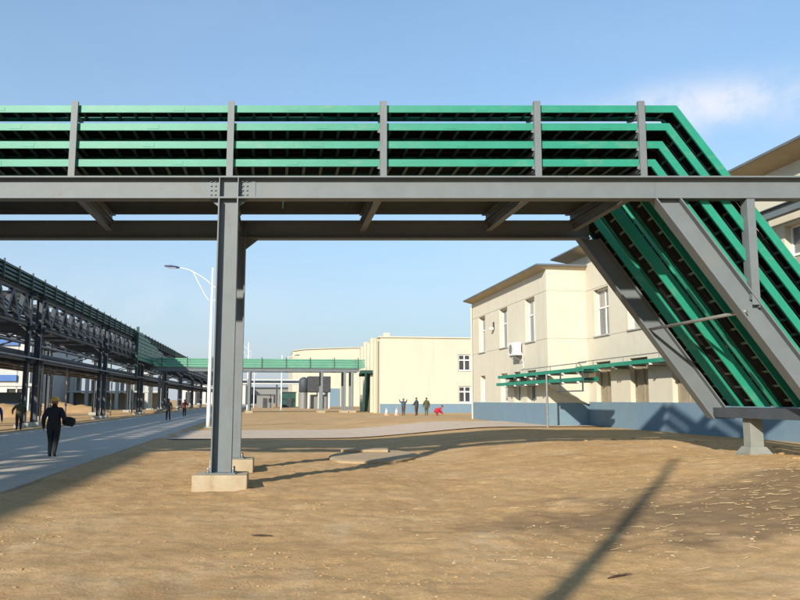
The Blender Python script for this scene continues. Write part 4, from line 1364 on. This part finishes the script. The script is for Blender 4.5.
# ------------------------------------------------------------------ people
def make_person(loc, heading, pose, colours, H, label, hat=None, group='workers', bulk=1.06):
    """one continuous skinned body; pose maps joint names to local positions (x right, y forward, z up, 1.70 m tall)"""
    J = {
        'pelvis': ((0, 0, 0.93), 0.150, 0.115), 'waist': ((0, 0, 1.08), 0.145, 0.112), 'chest': ((0, 0.0, 1.28), 0.175, 0.125),
        'collar': ((0, 0, 1.42), 0.105, 0.085), 'neck': ((0, 0.01, 1.495), 0.058, 0.058), 'jaw': ((0, 0.025, 1.555), 0.075, 0.085),
        'crown': ((0, 0.015, 1.645), 0.078, 0.092), 'nose': ((0, 0.12, 1.585), 0.014, 0.016),
    }
    E = [('pelvis', 'waist', 'top'), ('waist', 'chest', 'top'), ('chest', 'collar', 'top'), ('collar', 'neck', 'skin'), ('neck', 'jaw', 'skin'), ('jaw', 'crown', 'skin'), ('jaw', 'nose', 'skin')]
    for s, n in ((-1, 'l'), (1, 'r')):
        J['sh' + n] = ((s * 0.185, 0, 1.385), 0.078, 0.078)
        J['el' + n] = ((s * 0.25, -0.03, 1.11), 0.056, 0.056)
        J['wr' + n] = ((s * 0.27, 0.03, 0.87), 0.038, 0.038)
        J['pa' + n] = ((s * 0.272, 0.05, 0.80), 0.034, 0.022)
        J['hi' + n] = ((s * 0.095, 0, 0.86), 0.105, 0.105)
        J['kn' + n] = ((s * 0.10, 0.02, 0.49), 0.070, 0.072)
        J['an' + n] = ((s * 0.105, -0.03, 0.09), 0.052, 0.055)
        J['to' + n] = ((s * 0.12, 0.13, 0.035), 0.042, 0.032)
        J['ear' + n] = ((s * 0.095, 0.0, 1.60), 0.012, 0.02)
    for k, p in pose.items():
        J[k] = (p,) + J[k][1:]
    for s, n in ((-1, 'l'), (1, 'r')):
        wr, el = Vector(J['wr' + n][0]), Vector(J['el' + n][0])
        d = (wr - el).normalized()
        pa = wr + d * 0.075
        J['pa' + n] = (tuple(pa),) + J['pa' + n][1:]
        side = d.cross(Vector((1, 0.2, 0.1))).normalized()
        for q, (o, l) in enumerate(((-0.030, 0.062), (-0.010, 0.075), (0.010, 0.070), (0.030, 0.055))):
            f1 = pa + side * o + d * 0.03
            f2 = f1 + d * l * 0.6 + Vector((-s * 0.012, 0.006, 0))
            J['f%s%da' % (n, q)] = (tuple(f1), 0.0095, 0.0095); J['f%s%db' % (n, q)] = (tuple(f2), 0.008, 0.008)
            E.append(('pa' + n, 'f%s%da' % (n, q), 'skin')); E.append(('f%s%da' % (n, q), 'f%s%db' % (n, q), 'skin'))
        th = wr + d * 0.03 + side * -0.045
        J['th' + n] = (tuple(th), 0.011, 0.011)
        E.append(('wr' + n, 'th' + n, 'skin'))
        E += [('chest', 'sh' + n, 'top'), ('sh' + n, 'el' + n, 'top'), ('el' + n, 'wr' + n, 'top'), ('wr' + n, 'pa' + n, 'skin'),
              ('pelvis', 'hi' + n, 'leg'), ('hi' + n, 'kn' + n, 'leg'), ('kn' + n, 'an' + n, 'leg'), ('an' + n, 'to' + n, 'shoe'), ('jaw', 'ear' + n, 'skin')]
    names = list(J)
    idx = {k: i for i, k in enumerate(names)}
    me = bpy.data.meshes.new('body')
    bm = bmesh.new()
    lay = bm.verts.layers.skin.verify()
    for k in names:
        v = bm.verts.new(J[k][0])
        kb = bulk if k[:2] in ('pe', 'wa', 'ch', 'co', 'sh', 'el', 'hi') else (1.0 + (bulk - 1) * 0.5 if k[:2] in ('kn', 'wr') else 1.0)
        v[lay].radius = (J[k][1] * kb, J[k][2] * kb)
        v[lay].use_root = (k == 'pelvis')
    bm.verts.ensure_lookup_table()
    for a, b, _ in E:
        bm.edges.new((bm.verts[idx[a]], bm.verts[idx[b]]))
    bm.to_mesh(me); bm.free()
    tmp = bpy.data.objects.new('body_tmp', me)
    col.objects.link(tmp)
    tmp.modifiers.new('skin', 'SKIN')
    ss = tmp.modifiers.new('sub', 'SUBSURF'); ss.levels = 1; ss.render_levels = 1
    dg = bpy.context.evaluated_depsgraph_get()
    body_me = bpy.data.meshes.new_from_object(tmp.evaluated_get(dg))
    bpy.data.objects.remove(tmp)
    zmin = min(v.co.z for v in body_me.vertices)
    k_ = H / 1.73
    rz = Matrix.Rotation(heading, 4, 'Z') @ Matrix.Scale(k_, 4) @ Matrix.Translation((0, 0, -zmin))
    segs = [(Vector(J[a][0]), Vector(J[b][0]), r, max(J[a][1], J[b][1])) for a, b, r in E]
    slots = ['top', 'leg', 'skin', 'shoe']
    body_me.materials.clear()
    for s_ in slots:
        body_me.materials.append(MATS[colours[s_]])
    for p in body_me.polygons:
        c = p.center
        best, br = 1e9, 'top'
        for a, b, r, rad in segs:
            ab = b - a
            tt = max(0, min(1, (c - a).dot(ab) / max(ab.length_squared, 1e-9)))
            d = (c - (a + ab * tt)).length - rad * 0.8
            if d < best:
                best, br = d, r
        p.material_index = slots.index(br)
        p.use_smooth = True
    body_me.transform(rz)
    body_me.name = 'body'
    t = empty('person', loc, label, 'person', group)
    bo = bpy.data.objects.new('body', body_me); col.objects.link(bo); bo.parent = t

    def child(name, mb, m, smooth=True):
        o = mb.build(name, m, None, smooth=smooth)
        o.data.transform(rz)
        o.parent = t
        return o
    cr_v = Vector(J['crown'][0]); jw = Vector(J['jaw'][0])
    upv = (cr_v - jw).normalized()

    def cap(r0, r1, m, name, lo):
        mb = MB(W)
        c = cr_v + upv * 0.005
        fwd = Vector((0, 1, 0)); fwd = (fwd - upv * fwd.dot(upv)).normalized(); sd = fwd.cross(upv)
        vv, ff = [], []
        n, rows = 14, 6
        for j in range(rows):
            ph = lo + (math.pi / 2 - lo) * j / (rows - 1) * 0.97
            for k in range(n):
                an = 2 * math.pi * k / n
                vv.append(c + sd * (r0 * math.cos(ph) * math.cos(an)) + fwd * (r0 * 1.12 * math.cos(ph) * math.sin(an)) + upv * (r1 * math.sin(ph)))
        for j in range(rows - 1):
            for k in range(n):
                ff.append((j * n + k, j * n + (k + 1) % n, (j + 1) * n + (k + 1) % n, (j + 1) * n + k))
        ff += [tuple(range((rows - 1) * n, rows * n))]
        mb.add(vv, ff, raw=True)
        if name == 'helmet':
            vv = []
            for rr, zz in ((r0 * 0.98, 0.0), (r0 * 1.25, -0.018), (r0 * 1.25, -0.008), (r0 * 0.98, 0.012)):
                for k in range(n):
                    an = 2 * math.pi * k / n
                    vv.append(c + sd * rr * math.cos(an) + fwd * rr * 1.12 * math.sin(an) + upv * (zz + r1 * math.sin(lo)))
            ff = [(j * n + k, j * n + (k + 1) % n, ((j + 1) % 4) * n + (k + 1) % n, ((j + 1) % 4) * n + k) for j in range(4) for k in range(n)]
            mb.add(vv, ff, raw=True)
        return child(name, mb, m)
    if hat:
        cap(0.125, 0.125, hat, 'helmet', 0.05)
    cap(0.098, 0.105, 'hair', 'hair', -0.25)
    fb = MB(W)
    fw = Vector((0, 1, 0))
    for s in (-1, 1):
        c = jw.lerp(cr_v, 0.5) + Vector((s * 0.033, 0.093, 0))
        fb.box(c.x - 0.012, c.x + 0.012, c.y - 0.01, c.y + 0.008, c.z - 0.006, c.z + 0.006)
    c = jw + Vector((0, 0.085, -0.025))
    fb.box(c.x - 0.022, c.x + 0.022, c.y - 0.01, c.y + 0.008, c.z - 0.005, c.z + 0.005)
    child('face_features', fb, 'hair', False)
    return t


def gpos(a, b, on_road=False):
    p = S(a, b, 0)
    p.z = 0.03 if on_road else (ground_z(p.x, p.y) if a > -4 else -0.06)
    return p


street_az = math.atan2(-EX, EY)      # heading that walks away along the street
walk = {'knl': (-0.10, 0.14, 0.50), 'anl': (-0.10, 0.10, 0.10), 'tol': (-0.11, 0.25, 0.06), 'knr': (0.10, 0.03, 0.49), 'anr': (0.10, -0.19, 0.12), 'tor': (0.11, -0.05, 0.035),
        'ell': (-0.27, -0.10, 1.13), 'wrl': (-0.29, -0.06, 0.90)}
wide = {'elr': (0.31, -0.10, 1.13), 'wrr': (0.33, 0.12, 1.03), 'ell': (-0.28, -0.07, 1.12), 'wrl': (-0.29, 0.03, 0.89),
        'knl': (-0.08, 0.06, 0.49), 'anl': (-0.07, -0.02, 0.09), 'tol': (-0.08, 0.13, 0.035), 'knr': (0.08, 0.03, 0.49), 'anr': (0.07, -0.10, 0.10), 'tor': (0.08, 0.05, 0.035)}
C_near = dict(top='navy_cloth', leg='black_cloth', skin='skin', shoe='shoe')
make_person(gpos(-5.88, 23.5, True), street_az, wide, C_near, 1.64, 'person in dark jacket and yellow helmet walking away on the road', hat='helmet_yellow', bulk=1.32)
nm = gpos(-5.88, 23.5, True)
PB = lambda x, y, z: nm + Vector((math.cos(street_az) * x - math.sin(street_az) * y, math.sin(street_az) * x + math.cos(street_az) * y, z))
bn = MB(PB).tube([(0.20, 0.12, 0.99), (0.24, 0.12, 0.99), (0.38, 0.10, 0.97), (0.50, 0.09, 0.94), (0.54, 0.09, 0.93)], [0.07, 0.12, 0.135, 0.12, 0.06], 12)
thing_mesh(bn, 'bundle', 'black_cloth', PB(0.4, 0.09, 0.88), 'dark rolled bundle carried under the arm of the yellow helmet walker', 'bundle', smooth=True)
make_person(gpos(-13.6, 47.0), street_az + 0.4, {'elr': (0.34, 0.0, 1.18), 'wrr': (0.30, 0.16, 1.02), 'ell': (-0.36, 0, 1.16), 'wrl': (-0.34, 0.14, 0.98), 'jaw': (0, 0.10, 1.52), 'crown': (0, 0.12, 1.61), 'nose': (0, 0.22, 1.53), 'neck': (0, 0.06, 1.48), 'earl': (-0.095, 0.09, 1.56), 'earr': (0.095, 0.09, 1.56)},
            dict(top='olive_cloth', leg='black_cloth', skin='skin', shoe='shoe'), 1.68, 'person in dark olive coat standing by the rack columns, head bowed', bulk=1.3)
make_person(gpos(-10.75, 34.0, True), street_az + 0.2, {**walk, 'chest': (0, 0.08, 1.24), 'collar': (0, 0.14, 1.36), 'neck': (0, 0.2, 1.42), 'jaw': (0, 0.25, 1.46), 'crown': (0, 0.28, 1.54), 'nose': (0, 0.37, 1.46), 'shl': (-0.185, 0.12, 1.34), 'shr': (0.185, 0.12, 1.34), 'earl': (-0.095, 0.24, 1.5), 'earr': (0.095, 0.24, 1.5)},
            dict(top='purple_cloth', leg='black_cloth', skin='skin', shoe='shoe'), 1.62, 'person in blue purple jacket cut off by the left edge of the picture')
make_person(gpos(-7.5, 63.0, True), street_az + 0.3, walk, dict(top='black_cloth', leg='black_cloth', skin='skin', shoe='shoe'), 1.68, 'person all in black striding along the far road, nearer of two')
make_person(gpos(-7.7, 77.0, True), street_az + math.pi, walk, dict(top='maroon_cloth', leg='black_cloth', skin='skin', shoe='shoe'), 1.62, 'person in dark red jacket on the far road, farther of two')
gb = 66.0


def gpx(u):
    X, Y = u - 400, 793.0
    d = 67.2
    x = X * d / Y
    p = Vector((x, d, 0)); p.z = ground_z(x, d)
    return p


make_person(gpx(403.5), 2.6, {'ell': (-0.36, 0.05, 1.36), 'wrl': (-0.46, 0.10, 1.58), 'elr': (0.36, 0.05, 1.36), 'wrr': (0.44, 0.10, 1.60)},
            dict(top='slate_cloth', leg='brown_cloth', skin='skin', shoe='shoe'), 1.42, 'person with both arms raised, leftmost of the group on the far sand', bulk=1.5)
make_person(gpx(416.5), 0.9, {'elr': (0.32, 0.06, 1.12), 'wrr': (0.16, 0.2, 1.08), 'ell': (-0.34, 0.04, 1.12), 'wrl': (-0.36, 0.2, 1.02)},
            dict(top='slate_cloth', leg='brown_cloth', skin='skin', shoe='shoe'), 1.50, 'person in slate blue jacket standing second in the group on the far sand', bulk=1.5)
make_person(gpx(426.5), 0.3, {'elr': (0.30, 0.0, 1.12), 'wrr': (0.30, 0.05, 0.86), 'ell': (-0.30, 0.0, 1.12), 'wrl': (-0.30, 0.08, 0.88)},
            dict(top='camo_cloth', leg='camo_cloth', skin='skin', shoe='shoe'), 1.50, 'person in olive camouflage coat standing third in the group on the far sand', bulk=1.5)
make_person(gpx(437.5), -1.35, {
    'pelvis': (0, -0.22, 0.42), 'waist': (0, -0.12, 0.52), 'chest': (0, 0.12, 0.60), 'collar': (0, 0.27, 0.66), 'neck': (0, 0.34, 0.70), 'jaw': (0, 0.41, 0.74), 'crown': (0, 0.44, 0.84), 'nose': (0, 0.53, 0.76),
    'earl': (-0.095, 0.41, 0.79), 'earr': (0.095, 0.41, 0.79), 'shl': (-0.185, 0.18, 0.62), 'shr': (0.185, 0.18, 0.62), 'ell': (-0.26, 0.28, 0.40), 'wrl': (-0.18, 0.42, 0.20), 'elr': (0.26, 0.28, 0.40), 'wrr': (0.18, 0.42, 0.20),
    'hil': (-0.11, -0.20, 0.38), 'hir': (0.11, -0.20, 0.38), 'knl': (-0.16, 0.14, 0.40), 'knr': (0.16, 0.14, 0.40), 'anl': (-0.12, -0.12, 0.09), 'anr': (0.12, -0.12, 0.09), 'tol': (-0.13, 0.06, 0.035), 'tor': (0.13, 0.06, 0.035)},
    dict(top='red_cloth', leg='red_cloth', skin='skin', shoe='shoe'), 1.60, 'person dressed in red crouching at the right end of the group on the far sand', bulk=1.4)


def make_cone(u, lab):
    p = gpx(u)
    t = empty('traffic_cone', p, lab, 'cone', 'pale orange cones by the workers')
    P = lambda x, y, z: p + Vector((x, y, z))
    MB(P).lathe((0, 0, 0), [(0.17, 0.03), (0.155, 0.1), (0.12, 0.28), (0.085, 0.45), (0.05, 0.60), (0.03, 0.64)], 12).build('cone', 'cone_orange', t, smooth=True)
    MB(P).lathe((0, 0, 0), [(0.1235, 0.28), (0.0885, 0.45)], 12).build('white_band', 'white_paint', t)
    MB(P).box(-0.2, 0.2, -0.2, 0.2, -0.02, 0.035).build('base', 'cone_orange', t)


make_cone(386.5, 'pale orange cone on the far sand, left one of two beside the workers')
make_cone(396.5, 'pale orange cone on the far sand, right one of two beside the workers')


# ------------------------------------------------------------------ loose litter on the sand
def scatter(name, m, n, area, maker, label, cat):
    v, f = [], []
    for _ in range(n):
        x, y = area()
        if x * NX + y * NY < -4.2:
            continue
        k = len(v)
        vv, ff = maker(x, y, ground_z(x, y))
        v += vv; f += [tuple(i + k for i in q) for q in ff]
    me = bpy.data.meshes.new(name); me.from_pydata(v, [], f); me.materials.append(MATS[m])
    o = bpy.data.objects.new(name, me); col.objects.link(o)
    tag(o, label, cat, kind='stuff')


def area_front():
    while True:                                    # gathered in drifts, not spread evenly
        y = 4.8 + 20 * random.random() ** 1.6
        x = random.uniform(-0.56, 0.56) * y
        n = mnoise.noise(Vector((x / 1.3, y / 1.9, 6.6))) + 0.5 * mnoise.noise(Vector((x / 0.4, y / 0.4, 1.6)))
        if n > 0.22 or random.random() < 0.06:
            return x, y


def area_damp():
    y = random.gauss(11.2, 1.9)
    x = random.gauss(6.2, 2.2)
    return (x, y) if y > 5 else (x, 9)


def rock(smin, smax, flat=0.6):
    def mk(x, y, z):
        r = smin + (smax - smin) * random.random() ** 3
        a0 = random.random() * 6.28
        vv = []
        for (h, q, n) in ((-0.3, 0.8, 5), (0.25, 1.0, 5), (0.75, 0.55, 5)):
            for k in range(n):
                an = a0 + 2 * math.pi * k / n + random.uniform(-0.3, 0.3)
                rr = r * q * random.uniform(0.7, 1.25)
                vv.append((x + rr * math.cos(an), y + rr * math.sin(an), z + h * r * flat * random.uniform(0.8, 1.2)))
        ff = [(i, (i + 1) % 5, (i + 1) % 5 + 5, i + 5) for i in range(5)] + [(5 + i, 5 + (i + 1) % 5, 10 + (i + 1) % 5, 10 + i) for i in range(5)] + [(10, 11, 12, 13, 14)]
        return vv, ff
    return mk


def straw(lmin, lmax):
    def mk(x, y, z):
        L_ = random.uniform(lmin, lmax)
        an = random.gauss(0.0, 0.7)
        dx, dy = math.cos(an) * L_ / 2, math.sin(an) * L_ / 2
        w = random.uniform(0.001, 0.0024)
        nx_, ny_ = -math.sin(an) * w, math.cos(an) * w
        z0, z1 = z + random.uniform(0.006, 0.02), z + random.uniform(0.006, 0.035)
        vv = [(x - dx - nx_, y - dy - ny_, z0), (x + dx - nx_, y + dy - ny_, z1), (x + dx + nx_, y + dy + ny_, z1), (x - dx + nx_, y - dy + ny_, z0),
              (x - dx, y - dy, z0 + w * 2), (x + dx, y + dy, z1 + w * 2)]
        return vv, [(0, 1, 5, 4), (2, 3, 4, 5), (0, 3, 2, 1), (0, 4, 3), (1, 2, 5)]
    return mk


scatter('clods', 'clod', 4000, area_front, rock(0.004, 0.028), 'small clods of soil strewn over the sand', 'clods')
scatter('pebbles', 'stone', 420, area_front, rock(0.004, 0.026), 'pale pebbles strewn over the sand in front', 'pebbles')
scatter('straw', 'straw', 140, area_front, straw(0.03, 0.09), 'short bits of straw strewn over the sand', 'straw')
scatter('straw', 'straw', 520, area_damp, straw(0.04, 0.16), 'dry straw lying on the dark damp soil at the right', 'straw')
scatter('rubble', 'clod', 90, lambda: (lambda b: (lambda p: (p.x, p.y))(S(random.gauss(11.2, 0.9), b, 0)))(random.uniform(12, 24)), rock(0.02, 0.10), 'rubble and lumps of soil along the foot of the factory wall', 'rubble')
